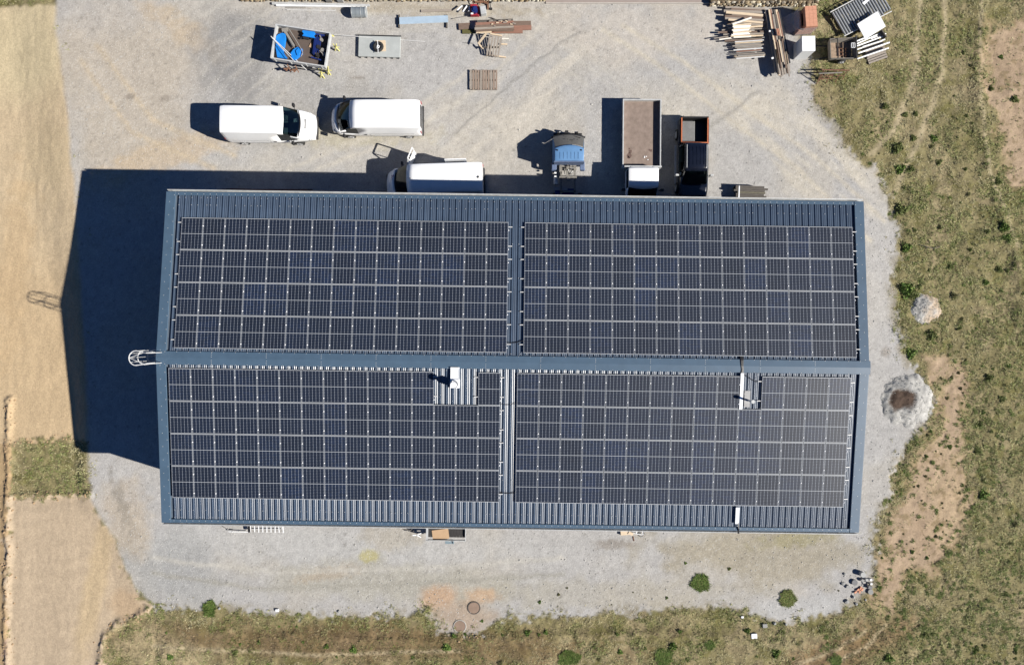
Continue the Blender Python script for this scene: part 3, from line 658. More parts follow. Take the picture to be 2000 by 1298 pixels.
FRAC = [(.90, 0), (.97, 0), (1.0, 0), (.995, 0), (0, .42), (0, .78), (0, .92), (0, .985), (0, 1.0), (0, 1.0)]
def shell(parent, sts, W, roofw, belt, body, sideglass=(), wind=None, dark=None, botz=.28, rearglass=False, roofmat=None, yfr=(1, 1, .93, .5, 0)):
    """sts: (x, ztop, width scale, bulge, body bottom); lofts a car body, left and right"""
    rows = []
    for (x, zt, ws, bu) in sts:
        b = min(belt, zt-.12); row = []
        zz = [botz, botz+.14, (botz+b)*.56, b]
        full = max(0.0, min(1.0, (zt-belt)/max(.1, (max(q[1] for q in sts)-belt))))
        for j in range(4): row.append((W*ws*FRAC[j][0], zz[j]))
        tw = W*ws*(.90*(1-full))+roofw*ws*full if full < 1 else roofw*ws
        tops = [(.40, .55), (.80, .90), (1, .965), (1, .995), (1, 1.02), (1, 1.03)]
        w4 = W*ws+(tw-W*ws)*.38; w5 = W*ws+(tw-W*ws)*.80
        row.append((w4, b+(zt-b)*.42)); row.append((w5, b+(zt-b)*.80)); row.append((tw, b+(zt-b)*.95)); row.append((tw*.90, b+(zt-b)*.995)); row.append((tw*.5, zt+.012)); row.append((0, zt+.018))
        pts = []
        for y, z in row: pts.append((x+bu*(1-(y/W)**2), y, z))
        rows.append(pts)
    bins = {}
    def put(k, q): bins.setdefault(k, []).append(q)
    for i in range(len(rows)-1):
        for j in range(9):
            key = 'body'
            if wind and wind[0] <= i < wind[1] and j >= 5: key = 'windscreen' if j >= 6 else 'pillar'
            if (i, j) in sideglass: key = 'side_window'
            if roofmat and j >= 7 and i < (wind[0] if wind else 99): key = 'roof_skin'
            if dark and j == 0: key = 'lower_trim'
            a, b, c, d = rows[i][j], rows[i+1][j], rows[i+1][j+1], rows[i][j+1]
            put(key, (d, c, b, a)); put(key, tuple((p[0], -p[1], p[2]) for p in (a, b, c, d)))
    out = {}
    for i, sgn in ((0, -1), (len(rows)-1, 1)):
        r = rows[i]; poly = r+[(p[0], -p[1], p[2]) for p in r[::-1][1:]]
        put('body', tuple(poly[::-1] if sgn < 0 else poly))
    for k, fs in bins.items():
        idx = {}; mb = MB()
        for f in fs:
            ids = []
            for p in f:
                kk = tuple(round(c, 4) for c in p)
                if kk not in idx: idx[kk] = len(mb.v); mb.v.append(p)
                if idx[kk] not in ids: ids.append(idx[kk])
            if len(ids) >= 3: mb.f.append(tuple(ids))
        mm = {'body': body, 'windscreen': M_glass, 'side_window': M_glass, 'pillar': M_black if dark else body, 'lower_trim': M_black, 'roof_skin': roofmat}[k]
        o = mb.build(k, mm, parent); smooth_angle(o, 38 if k == 'body' else 60)
        if k == 'body':
            m_ = o.modifiers.new('solid', 'SOLIDIFY'); m_.thickness = .03; m_.offset = -1
        out[k] = o
    return out, rows

def cabin(parent, x0, x1, w, z, seat=M_grey):
    mb = MB(); mb.box(((x0+x1)/2, 0, z-.35), (x1-x0, 2*w, .06)); mb.box((x1-.25, 0, z-.12), (.55, 2*w-.05, .30)); mb.build('dashboard', M_black, parent, bevel=.04)
    for y in (-.48*w, .48*w):
        mb = MB(); mb.box((x0+.35, y, z-.15), (.5, .5, .16)); mb.box((x0+.10, y, z+.15), (.14, .48, .60)); mb.box((x0+.08, y, z+.52), (.10, .24, .18)); mb.build('seat', seat, parent, bevel=.04)
    mb = MB(); mb.ring((x1-.62, .48*w, z+.08), (.8, 0, .6), .18, .018, 20); mb.build('steering_wheel', M_black, parent)

def mirror(parent, x, y, z, m=M_black, l=.28):
    s_ = 1 if y > 0 else -1; mb = MB(); mb.bar((x, y, z), (x-.02, y+s_*l*.6, z+.02), .05, .05); mb.box((x-.04, y+s_*l*.75, z+.05), (.12, .2, .30)); mb.build('wing_mirror', m, parent, bevel=.02)

def van(name, label, loc, rz, L, W, H, rw, xs, glasscol=None, hood=1.12, cowl=1.42, ribs=3, rear_glass=True, doors=True):
    t = thing(name, label, 'van', loc, rz, 'white vans parked in the yard'); xr, xc = xs      # roof front end, cowl
    sts = [(0, H-.22, .95, -.0), (.03, H-.05, .97, 0), (.25, H, 1, 0), (xr*.33, H+.01, 1, 0), (xr*.55, H+.01, 1, 0), (xr-1.0, H, 1, 0), (xr-.35, H-.02, .995, .03), (xr, H-.12, .98, .10),
           ((xr+xc)/2, (H-.12+cowl)/2+.03, .96, .17), (xc, cowl, .93, .24), (xc+.22, cowl-.13, .90, .27), ((xc+L-.25)/2+.1, (cowl+hood)/2-.12, .86, .27), (L-.22, hood-.10, .80, .24), (L-.06, hood-.32, .75, .22), (L, .62, .73, .20)]
    sg = [(6, 4), (7, 4), (8, 3)]
    parts, rows = shell(t, sts, W, rw, 1.12, M_white, sideglass=sg+[(6, 3), (7, 3)], wind=(7, 9), dark=True)
    for sx, sy in ((.85, 1), (.85, -1), (L-.95, 1), (L-.95, -1)): wheel(t, sx, sy*(W-.13))
    ch = MB(); ch.box((L/2-.1, 0, .42), (L-.5, 2*W-.5, .22)); ch.build('chassis', M_dark, t)
    cb = MB(); cb.box((L-.02+.12, 0, .42), (.22, 2*W*.70, .24)); cb.build('bumper', M_dark, t, bevel=.04)
    cb = MB(); cb.box((-.04, 0, .42), (.12, 2*W*.92, .18)); cb.build('bumper', M_dark, t, bevel=.04)
    for s_ in (1, -1):
        hb = MB(); hb.box((L-.14, s_*W*.70, .78), (.30, .22, .16), rz=-s_*.7); hb.build('headlight', M_galv, t, bevel=.03)
        mirror(t, xc-.15, s_*(W*.95), 1.22)
    cabin(t, xr-.55, xc+.05, W*.84, 1.12)
    # cowl strip with wipers
    wb = MB()
    for k in range(12):
        y0 = -W*.78+k*W*1.56/12; y1 = y0+W*1.56/12
        f = lambda y: xc+.03+.24*(1-(y/W)**2)
        wb.bar((f(y0), y0, cowl+.015-.12*(abs(y0)/W)**3), (f(y1), y1, cowl+.015-.12*(abs(y1)/W)**3), .09, .02)
    for y in (-.1, .55): wb.bar((xc+.2, y, cowl+.03), (xc+.02, y-.5, cowl+.10), .025, .02)
    wb.build('wiper_cowl', M_black, t)
    # bonnet air slot and shut lines
    sb = MB(); sb.box((0, 0, 0), (.5, .5, .01))
    ln = MB()
    if doors:
        for xx in (xr-1.05, xr-.1-.9):
            for s_ in (1, -1): ln.bar((xx, s_*(W+.004), .5), (xx, s_*(W*.99+.004), 1.12), .012, .012)
        for s_ in (1, -1):
            ln.bar((.4, s_*(W*.997+.008), 1.16), (xr-1.1, s_*(W*.997+.008), 1.16), .012, .03); ln.bar((1.2, s_*(W+.006), .72), (xr-1.2, s_*(W+.006), .72), .02, .05)
    for y in (-.62, 0, .62): ln.bar((-.006, y*.001, .5), (-.006, y*.001, H-.25), .01, .02)
    ln.build('shut_lines', M_grey, t)
    rbm = MB()
    for k in range(ribs):
        y = (k-(ribs-1)/2)*rw*.55; rbm.bar((.5, y, H+.025), (xr-.7, y, H+.022), .05, .012)
    if ribs: rbm.build('roof_rib', M_white, t, bevel=.004)
    for s_ in (1, -1): lb = MB(); lb.box((-.01, s_*W*.90, 1.15), (.04, .10, .45)); lb.build('tail_light', M_red, t, bevel=.02)
    for xx in (xr-.75,):
        for s_ in (1, -1): hb = MB(); hb.box((xx, s_*(W+.02), 1.02), (.18, .04, .03)); hb.build('door_handle', M_black, t)
    return t

# van with its nose to the right
a = P(427, 232, 2.3); b_ = P(621, 240, .6)
vA = van('cargo_van', 'white panel van facing right with paper on its dashboard, leftmost of the vans', (a.x, 12.74, 0), R(-.6), 5.22, 1.0, 2.28, .81, (3.72, 4.32))
sb = MB(); sb.box((4.30, .22, 1.31), (.28, .22, .012), rz=.1); sb.build('paper', M_whiteflat, vA)
sb = MB(); sb.box((4.86, .02, 1.285), (.07, .62, .03)); sb.build('bonnet_slot', M_dark, vA, bevel=.01)
# van with its nose to the left
vB = van('cargo_van', 'white panel van facing left with a low rounded roof, in open sun', P(826, 230, 1.0)*1.0, R(180), 5.40, 1.0, 1.98, .84, (4.15, 4.85), hood=.98, cowl=1.22, ribs=0)
vB.location = (-5.57, 13.14, 0)
sb = MB(); sb.box((-.02, 0, 1.32), (.05, 1.3, .46)); sb.build('rear_window', M_black, vB, bevel=.05)
# van with open doors, half in the building's shade
vC = van('cargo_van', 'white panel van with open driver door and red bonnet lettering, beside the warehouse', (0, 0, 0), R(181.8), 5.8, 1.02, 2.42, .86, (4.45, 5.1), hood=1.08, cowl=1.38, ribs=0, doors=True)
vC.location = (-1.76, 9.28, 0)
sb = MB()
for s_ in (1, -1): sb.box((5.22, s_*.62, 1.31), (.16, .34, .03), rz=-s_*.35)
sb.build('bonnet_slot', M_black, vC, bevel=.01)
sb = MB(); sb.box((.25, .05, 2.46), (.14, .05, .05), rz=.5); sb.box((.25, .05, 2.46), (.05, .14, .05)); sb.build('roof_aerial', M_black, vC)
sb = MB(); sb.box((4.3, .0, 2.44), (.06, .06, .05)); sb.build('roof_marker', M_black, vC)
# driver door swung open (on the side away from the building), sliding door run back
dr = MB(); d0 = Vector((4.32, -1.00, 0)); dd = Vector((-.46, -.88, 0)).normalized()
dp = lambda s_, z, o_=0: (d0.x+dd.x*s_-dd.y*o_, d0.y+dd.y*s_+dd.x*o_, z)
d0 = Vector((4.60, -1.00, 0)); dd = Vector((-.42, -.90, 0)).normalized()
W_ = 1.05
dr.bar(dp(0, .80), dp(W_, .80), .07, .82)
dr.bar(dp(0, 1.23), dp(W_, 1.23), .07, .06)
dr.bar(dp(.02, 1.2), dp(.34, 1.98), .06, .07); dr.bar(dp(.34, 2.0), dp(W_-.02, 2.02), .06, .07); dr.bar(dp(W_-.03, 1.2), dp(W_-.03, 2.02), .06, .07); dr.bar(dp(.36, 1.22), dp(.36, 1.98), .04, .04)
od = dr.build('open_door', M_white, vC)
dk = MB(); dk.bar(dp(.15, .78, .05), dp(W_-.1, .78, .05), .05, .5); dk.build('door_lining', M_black, od)
sdm = MB(); sdm.bar((.95, -1.11, 1.3), (2.25, -1.11, 1.3), .05, 1.9); sdm.build('sliding_door', M_white, vC, bevel=.01)
def lettering(txt, size, m, parent, loc, rot, name='lettering'):
    cu = bpy.data.curves.new('t', 'FONT'); cu.body = txt; cu.size = size; cu.extrude = .002; cu.align_x = 'CENTER'; cu.align_y = 'CENTER'; cu.offset = .004
    to = bpy.data.objects.new('t', cu); C.objects.link(to); bpy.context.view_layer.update()
    me = bpy.data.meshes.new_from_object(to); bpy.data.objects.remove(to); bpy.data.curves.remove(cu)
    me.name = name; me.materials.clear(); me.materials.append(m); o = bpy.data.objects.new(name, me); C.objects.link(o); o.parent = parent; o.location = loc; o.rotation_euler = rot; return o
lettering('TOUT / SOL', .19, M_red, vC, (5.52, 0, 1.235), (0, R(12), R(90)))

# pickup: nose towards the building
pk = thing('pickup_truck', 'black pickup with an orange-rimmed load bed, nose towards the warehouse', 'pickup', (11.18, 13.12, 0), R(-90.5))
W = .92
M_pk = mat('black_car_paint', (.006, .008, .016), rough=.22, var=.3, coat=.6)
sts = [(1.62, 1.02, .97, 0), (1.66, 1.62, .97, 0), (1.78, 1.72, .99, 0), (2.4, 1.75, 1, 0), (3.1, 1.74, 1, .02), (3.34, 1.68, .99, .04), (3.62, 1.42, .98, .08), (3.98, 1.10, .97, .10), (4.2, 1.06, .96, .12), (4.6, 1.02, .93, .13), (4.88, .94, .86, .12), (4.98, .72, .80, .10), (5.0, .5, .78, .10)]
parts, rows = shell(pk, sts, W, .66, .98, M_pk, sideglass=[(1, 4), (2, 4), (3, 4), (4, 4), (2, 3), (3, 3), (4, 3), (5, 4)], wind=(5, 7), botz=.35)
for sx, sy in ((.85, 1), (.85, -1), (4.15, 1), (4.15, -1)): wheel(pk, sx, sy*(W-.08), .36, .24, M_galv)
ch = MB(); ch.box((2.5, 0, .5), (4.6, 1.1, .2)); ch.build('chassis', M_dark, pk)
cabin(pk, 2.6, 3.95, .72, 1.02, seat=M_grey)
for s_ in (1, -1):
    mirror(pk, 3.55, s_*.88, 1.05, M_galv, .24)
    mb = MB(); mb.bar((1.8, s_*.60, 1.775), (3.2, s_*.60, 1.775), .03, .03); mb.build('roof_rail', M_galv, pk)
    mb = MB(); mb.bar((1.5, s_*1.0, .42), (3.9, s_*1.0, .42), .12, .05); mb.build('side_step', M_galv, pk)
mb = MB()
for k in range(5): mb.bar((1.9, (k-2)*.22, 1.772), (3.0, (k-2)*.22, 1.772), .03, .008)
mb.build('roof_rib', M_pk, pk)
M_or = mat('orange_painted_steel', (.42, .12, .045), rough=.6, var=.3, scale=8)
bed = MB()
for s_ in (1, -1): bed.box((.78, s_*.80, .86), (1.62, .05, .62))
bed.box((-.02, 0, .86), (.05, 1.65, .62)); bed.box((1.57, 0, .93), (.07, 1.65, .74)); bed.box((.78, 0, .56), (1.6, 1.6, .05))
bd = bed.build('load_bed', M_black, pk)
rm = MB()
for s_ in (1, -1): rm.box((.78, s_*.80, 1.19), (1.64, .07, .03))
rm.box((1.57, 0, 1.32), (.08, 1.66, .03)); rm.build('bed_rim', M_or, bd)
rm = MB(); rm.box((-.03, 0, 1.19), (.08, 1.68, .03)); rm.build('tailgate_edge', M_black, bd)
for s_ in (1, -1): fn = MB(); fn.box((.8, s_*.87, .80), (1.5, .10, .52)); fn.build('rear_wing', M_pk, pk, bevel=.04)
sh = MB()
for k in range(13): sh.bar((.12, -.70+k*.064, .80), (1.44, -.70+k*.064, .80), .034, .03)
sh.build('slatted_floor_sheet', M_grey, pk)
sh = MB(); sh.box((.78, -.31, .745), (1.34, .86, .03)); sh.build('floor_backing', M_black, pk)

# tipper truck: cab towards the building
tp = thing('tipper_truck', 'white tipper truck with a large open rust-brown load bed', 'truck', (8.0, 14.3, 0), R(-90.4))
BLn, BWd, FZ, RZ = 4.20, 1.16, .60, .90
M_bedf = mat('worn_bed_steel', (.185, .14, .115), rough=.75, var=.15, scale=3.5, bump=.15, col2=(.24, .185, .155))
mb = MB(); mb.box((BLn/2, 0, FZ), (BLn, 2*BWd-.06, .10)); fl = mb.build('bed_floor', M_bedf, tp)
mb = MB()
for cx, cy, sx, sy in ((3.35, -.55, .55, .16), (3.1, -.62, .22, .22), (3.2, .62, .12, .22)): mb.cyl((cx, cy, FZ+.051), (cx, cy, FZ+.053), sx*.42, 9)
M_sc = mat('rust_scale', (.10, .062, .052), rough=.8, var=.25, scale=7)
mb2 = MB()
for cx, cy, s0 in ((3.35, -.72, .17), (3.12, -.66, .14), (3.5, -.78, .10), (2.95, -.72, .07), (3.05, .62, .10), (3.02, .52, .06)):
    poly = [(cx+math.cos(k*.698)*s0*rnd.uniform(.6, 1.2), cy+math.sin(k*.698)*s0*rnd.uniform(.6, 1.1)) for k in range(9)]; mb2.prism(poly, FZ+.051, FZ+.0535)
mb2.build('rust_patch', M_sc, fl)
mb2 = MB()
for k in range(5):
    mb2.rock((3.5+rnd.uniform(-.15, .15), .35+rnd.uniform(-.15, .15), FZ+.06), .045, rnd)
mb2.build('plaster_crumbs', M_whiteflat, fl)
for s_ in (1, -1):
    mb = MB(); mb.box((BLn/2, s_*(BWd-.02), (FZ+RZ)/2), (BLn, .04, RZ-FZ+.1)); mb.box((BLn/2, s_*(BWd-.012), RZ+.03), (BLn+.04, .065, .06))
    for k in range(5): mb.box((.1+k*1.0, s_*(BWd+.02), (FZ+RZ)/2), (.07, .05, RZ-FZ+.02))
    o = mb.build('side_board', M_galv, tp)
mb = MB(); mb.box((.0, 0, (FZ+RZ)/2), (.05, 2*BWd, RZ-FZ+.1)); mb.box((0, 0, RZ+.03), (.07, 2*BWd+.02, .05)); mb.build('tailgate', M_galv, tp)
mb = MB(); mb.box((BLn+.02, 0, 1.0), (.06, 2*BWd-.1, .8)); mb.box((BLn+.02, 0, 1.42), (.09, 2*BWd-.06, .06)); mb.box((BLn+.05, -.6, 1.45), (.06, .3, .05)); mb.box((BLn+.05, .7, 1.45), (.06, .2, .05)); mb.build('headboard', M_galv, tp)
mb = MB(); mb.box((2.9, .38, .44), (5.8, .09, .16)); mb.box((2.9, -.38, .44), (5.8, .09, .16))
for x in (.4, 1.6, 2.8, 4.0): mb.box((x, 0, .44), (.08, .68, .12))
mb.box((2.2, .85, .36), (.9, .4, .25)); mb.cyl((2.4, -.85, .36), (3.3, -.85, .36), .16, 16); mb.build('chassis', M_dark, tp)
for sx, sy in ((1.0, 1), (1.0, -1), (5.15, 1), (5.15, -1)): wheel(tp, sx, sy*(.92 if sx < 2 else .80), .27, .26 if sx < 2 else .18, M_galv)
sts = [(4.30, 1.0, .97, 0), (4.32, 1.62, .97, 0), (4.40, 1.70, 1, 0), (5.2, 1.73, 1, 0), (5.38, 1.70, 1, .06), (5.50, 1.60, .99, .14), (5.95, 1.02, 1.0, .12), (6.02, .85, 1.0, .12), (6.05, .45, .98, .12)]
parts, rows = shell(tp, sts, .96, .90, .98, M_white, sideglass=[(3, 4), (4, 4), (3, 3), (4, 3), (2, 4), (2, 3)], wind=(5, 6), botz=.3, dark=True)
cabin(tp, 4.5, 5.85, .8, .95)
for s_ in (1, -1): mirror(tp, 5.66, s_*.98, 1.25, M_black, .26)
mb = MB(); mb.box((6.14, 0, .42), (.14, 1.8, .2)); mb.build('bumper', M_grey, tp, bevel=.03)
for s_ in (1, -1): mb = MB(); mb.box((6.12, s_*.68, .66), (.06, .3, .14)); mb.build('headlight', M_galv, tp)

# small blue cab-over truck without a body, nose away from the building
bt = thing('chassis_cab_truck', 'small blue cab-over truck with a dusty windscreen and bare chassis', 'truck', (3.45, 10.6, 0), R(90))
M_bcab = mat('faded_blue_paint', (.10, .215, .40), rough=.45, var=.10, scale=2)
M_dust = mat('dusty_glass', (.135, .13, .12), rough=.45, var=.12)
M_navyb = mat('shabby_blue_paint', (.10, .14, .24), rough=.6, var=.2)
mb = MB()
CW = .90
rows_ = []
for x, z, w in ((-.28, 1.80, .87), (-.26, 1.84, .87), (.32, 1.89, .88), (.46, 1.87, .86), (.54, 1.84, .84)):
    rows_.append([(x+.16*(1-(y/.9)**2)*(1 if x > .3 else 0), y*w/.9, z-.05*(abs(y)/.9)**4) for y in (-.9, -.86, -.6, -.3, 0, .3, .6, .86, .9)])
mb.grid(rows_, flip=False); cab_roof = mb.build('cab_roof', M_bcab, bt); m_ = cab_roof.modifiers.new('s', 'SOLIDIFY'); m_.thickness = .05; smooth_angle(cab_roof)
mb = MB()
for y in (-.55, -.33, -.11, .11, .33, .55): mb.bar((-.16, y, 1.852), (.24, y, 1.886), .018, .012)
mb.build('roof_rib', M_bcab, cab_roof)
mb = MB()
for y in (-.72, .72): mb.cyl((.36, y, 1.85), (.36, y, 1.91), .045, 12)
mb.build('roof_lamp', M_black, cab_roof)
mb = MB(); rows_ = []
for t in np.linspace(0, 1, 5):
    x = .56+t*.74; z = 1.83-t*.62; rows_.append([(x+.16*(1-(y/.95)**2), y*(.84+.11*t)/.9, z-.03*(abs(y)/.9)**4) for y in np.linspace(-.9, .9, 11)])
mb.grid(rows_); smooth_angle(mb.build('windscreen', M_dust, bt))
mb = MB()
for y0 in (-.3, .35): mb.bar((1.38, y0, 1.26), (1.22, y0-.42, 1.38), .025, .025)
for y in (.1, -.2, -.5): mb.box((1.0+rnd.uniform(-.05, .1), y, 1.62), (.05, .09, .02), rz=rnd.uniform(-1, 1), M=Matrix.Rotation(R(55), 3, 'Y'))
mb.build('wiper', M_black, bt)
mb = MB(); rows_ = []
for x, z in ((1.30, 1.20), (1.42, 1.12), (1.46, .95), (1.46, .45)):
    rows_.append([(x+.13*(1-(y/.95)**2), y, z) for y in np.linspace(-.92, .92, 9)])
mb.grid(rows_); mb.build('front_panel', M_dark, bt)
for s_ in (1, -1):
    mb = MB(); ys = s_*.93
    rows_ = [[(-.28, s_*.88, 1.80), (.54, s_*.86, 1.83)], [(-.28, s_*.95, 1.2), (1.28, s_*.95, 1.19)], [(-.28, s_*.95, .5), (1.42, s_*.94, .5)]]
    mb.grid(rows_, flip=(s_ < 0)); mb.build('cab_side', M_bcab, bt)
    mb = MB(); mb.box((-.38, s_*.86, .98), (.50, .30, .10)); mb.box((-.58, s_*.90, .80), (.12, .28, .36)); mb.build('mudguard', M_navyb, bt, bevel=.04)
    mb = MB(); mb.bar((1.30, s_*.86, .95), (1.36, s_*.98, 1.0), .025, .025); mb.box((1.36, s_*.98, 1.02), (.07, .12, .16)); mb.build('wing_mirror', M_black, bt)
mb = MB(); mb.box((-.30, 0, 1.15), (.06, 1.8, 1.3)); mb.build('cab_back', M_navyb, bt)
mb = MB(); mb.box((1.66, 0, .55), (.12, 1.75, .22)); mb.box((1.66, -.55, .85), (.1, .12, .4)); mb.box((1.68, .1, .9), (.16, .2, .42)); mb.box((1.66, .62, .88), (.1, .1, .4))
for k in range(6): mb.tube([(1.48, -.75+k*.22, .8), (1.66, -.7+k*.25, .82), (1.6, -.6+k*.25, .88)], .018, 6)
mb.build('front_bumper', M_dark, bt)
for y in (-.5, .5): mb = MB(); mb.cyl((1.70, y, .8), (1.76, y, .8), .1, 14); mb.build('headlight', M_galv, bt)
mb = MB()
M_ch = mat('dusty_chassis_steel', (.19, .18, .16), rough=.75, metal=.1, var=.35, scale=8)
mb.box((-1.3, .42, .78), (3.6, .10, .18)); mb.box((-1.3, -.42, .78), (3.6, .10, .18))
for x in (-.65, -.85, -1.33): mb.box((x, 0, .84), (.10, 1.02, .12))
mb.box((-1.36, 0, .92), (.12, 1.08, .10)); mb.box((-.8, .46, .95), (.46, .16, .10)); mb.box((-1.0, -.40, .95), (.5, .12, .10)); mb.box((-1.0, .02, .86), (.62, .18, .16)); mb.box((-.9, .22, .93), (.18, .1, .08)); mb.box((-1.12, -.16, .95), (.1, .2, .06))
mb.cyl((-1.48, 0, .95), (-1.48, 0, 1.02), .13, 14)
mb.box((-2.9, 0, .8), (.1, 1.0, .14)); mb.box((-2.2, 0, .8), (.1, 1.0, .14)); mb.build('chassis', M_ch, bt).location.x = .28
mb = MB()
for k in range(6): mb.box((rnd.uniform(-1.25, -.7), rnd.uniform(-.3, .3), .97), (.07, .05, .05), rz=rnd.uniform(0, 3))
mb.build('valve_block', M_alu, bt).location.x = .28
mb = MB(); mb.cyl((-.45, -.2, 1.0), (-.62, .1, 1.0), .10, 12); mb.tube([(-.5, .3, 1.05), (-.7, .2, 1.08), (-.9, .26, 1.05), (-1.2, .2, .98)], .02, 6); mb.tube([(-.5, -.3, 1.05), (-.8, -.28, 1.06), (-1.2, -.1, .98)], .02, 6); mb.build('engine', M_dark, bt).location.x = .28
for sx, sy in ((.55, 1), (.55, -1), (-2.3, 1), (-2.3, -1)): wheel(bt, sx, sy*.78, .38, .24, M_grey)
mb = MB(); mb.cyl((-1.0, .72, .6), (-1.45, .72, .6), .17, 14); mb.build('air_tank', M_galv, bt)
for k in range(2): mb = MB(); mb.box((-.78-k*.22, .78, .84), (.09, .13, .05)); mb.build('filler_cap', M_whiteflat, bt)
bxs = thing('tool_box', 'blue metal box in the warehouse shade behind the blue truck chassis', 'box', P(1100, 371, .9).to_tuple()[:2]+(0,), 0)
mb = MB(); mb.box((.12, -.12, .35), (1.2, .5, .7)); mb.build('body', M_navy, bxs, bevel=.02)
mb = MB(); mb.box((-.15, .1, .74), (.85, .16, .05)); mb.build('lid', M_grey, bxs)

# ------------------------------------------------------------------ yard objects, far (upper) side
def loose(name, mb, m, px, py, label, cat, group=None, rz=0, bevel=0, smooth=False):
    """one-mesh thing: mb is in world x,y minus the anchor point"""
    o = mb.build(name, m, None, bevel=bevel); a = P(px, py); o.location = (a.x, a.y, 0); tag(o, label, cat, group)
    if smooth: smooth_angle(o)
    return o
def rel(px, py, qx, qy, h=0):       # offset (px,py,h) seen from anchor (qx,qy)
    p = P(px, py, h); q = P(qx, qy); return (p.x-q.x, p.y-q.y, h)
def plank(p0, p1, h, w, t, m, label, cat='board', group=None, name='board', h1=None, gz_=0):
    h1 = h if h1 is None else h1; a = P(p0[0], p0[1], h); b = P(p1[0], p1[1], h1); c = (a+b)/2
    mb = MB(); mb.bar((a.x-c.x, a.y-c.y, a.z-t/2+gz_), (b.x-c.x, b.y-c.y, b.z-t/2+gz_), w, t); o = mb.build(name, m); o.location = (c.x, c.y, 0)
    # grain follows the length of the board
    return tag(o, label, cat, group)
def pole(p0, p1, h, r, m, label, cat='pole', group=None, name='pole', h1=None, n=8):
    h1 = h if h1 is None else h1; a = P(p0[0], p0[1], h); b = P(p1[0], p1[1], h1); c = (a+b)/2
    mb = MB(); mb.cyl((a.x-c.x, a.y-c.y, a.z), (b.x-c.x, b.y-c.y, b.z), r, n); o = mb.build(name, m); o.location = (c.x, c.y, 0); smooth_angle(o)
    return tag(o, label, cat, group)

# stone retaining walls along the upper edge
def stone_wall(x0, x1, y0, y1, top, seed, label, drop=0):
    rg = random.Random(seed); vs, fs, cols = [], [], []; mb = MB(); a = P((x0+x1)/2, (y0+y1)/2)
    pal = [S(205, 190, 160), S(226, 214, 186), S(188, 170, 138), S(168, 158, 142), S(232, 226, 208), S(150, 132, 108)]
    wx0, wy1 = P(x0, y0).x, P(x0, y0).y; wx1, wy0 = P(x1, y1).x, P(x1, y1).y
    for lay in range(3):
        y = wy0+.10+lay*.02
        while y < wy1:
            x = wx0+rg.uniform(-.1, .1)
            while x < wx1:
                w = rg.uniform(.14, .40); d = rg.uniform(.12, .22); z = top*(lay+.5)/3+rg.uniform(-.02, .05)
                n0 = len(mb.v); mb.rock((x+w/2-a.x, y-a.y, z), (w/2*1.05, d/2*1.25, top/3*.62), rg); c = rg.choice(pal); k = rg.uniform(.9, 1.25)
                cols += [(c[0]*k, c[1]*k, c[2]*k, 1)]*(len(mb.v)-n0); x += w
            y += .19
            if lay < 2 and y > wy0+.45: break
    # mortar core
    n0 = len(mb.v); mb.box(((wx0+wx1)/2-a.x, (wy0+wy1)/2-a.y+.08, top*.45), (wx1-wx0, wy1-wy0-.1, top*.9)); cols += [S(120, 105, 85)+(1,)]*(len(mb.v)-n0)
    o = mb.build('stone_wall', attr_mat('dry_stone', scale=18, var=.2, bump=.5), cols=cols); o.location = (a.x, a.y, 0)
    return tag(o, label, 'stone wall')
stone_wall(470, 1066, -22, 5, .45, 3, 'rough pale stone wall along the upper edge, left of the paved entrance')
stone_wall(1385, 1590, -22, 15, .5, 4, 'rough pale stone wall along the upper edge behind the timber piles')
mb = MB(); a = P(1226, -20); mb.box((0, 0, .02), (320/PPM, 54/PPM, .06)); o = mb.build('pavement', mat('pink_asphalt', S(188, 172, 164), rough=.95, var=.08, scale=2, bump=.2)); o.location = (a.x, a.y, 0); tag(o, 'pinkish paved entrance strip at the upper edge', 'pavement', kind='structure')
mb = MB(); mb.box((0, 0, .03), (320/PPM, .07, .10)); o = mb.build('kerb', mat('kerb_stone', S(215, 208, 198), rough=.9)); a = P(1226, 7.2); o.location = (a.x, a.y, 0); tag(o, 'thin pale kerb along the paved entrance', 'kerb', kind='structure')

# flat trailer with blue plastic parts
TH = 1.36
tc_ = P(587, 89, TH); tr = thing('trailer', 'open grey flatbed trailer loaded with blue plastic and dark machine parts', 'trailer', (tc_.x, tc_.y, 0), R(-9.0))
TL, TW = 3.32, 2.06; fz = TH-.42
mb = MB(); mb.box((0, 0, fz), (TL-.06, TW-.06, .06)); mb.build('bed_floor', mat('plywood_floor', S(112, 98, 90), rough=.85, var=.15, scale=2), tr)
for s_ in (1, -1):
    mb = MB(); mb.box((0, s_*TW/2, TH-.2), (TL, .035, .42)); mb.box((0, s_*TW/2, TH+.01), (TL+.03, .07, .03))
    for k in range(4): mb.box((-TL/2+.2+k*.97, s_*(TW/2+.03), TH-.22), (.05, .04, .42))
    mb.build('side_board', M_galv, tr)
    mb = MB(); mb.box((s_*TL/2, 0, TH-.2), (.035, TW, .42)); mb.box((s_*TL/2, 0, TH+.012), (.08, TW, .03)); mb.build('end_board', M_galv, tr)
mb = MB(); mb.box((0, 0, fz-.16), (TL-.4, .1, .12)); mb.box((0, .6, fz-.16), (TL-.2, .1, .12)); mb.box((0, -.6, fz-.16), (TL-.2, .1, .12)); mb.bar((TL/2-.1, .6, fz-.2), (TL/2+1.0, .0, .48), .09, .09) if False else None
mb.box((0, 0, .45), (.08, TW-.3, .08)); mb.build('frame', M_dark, tr)
for sx in (-.35, .35):
    for s_ in (1, -1): wheel(tr, sx, s_*(TW/2-.35), .31, .2)
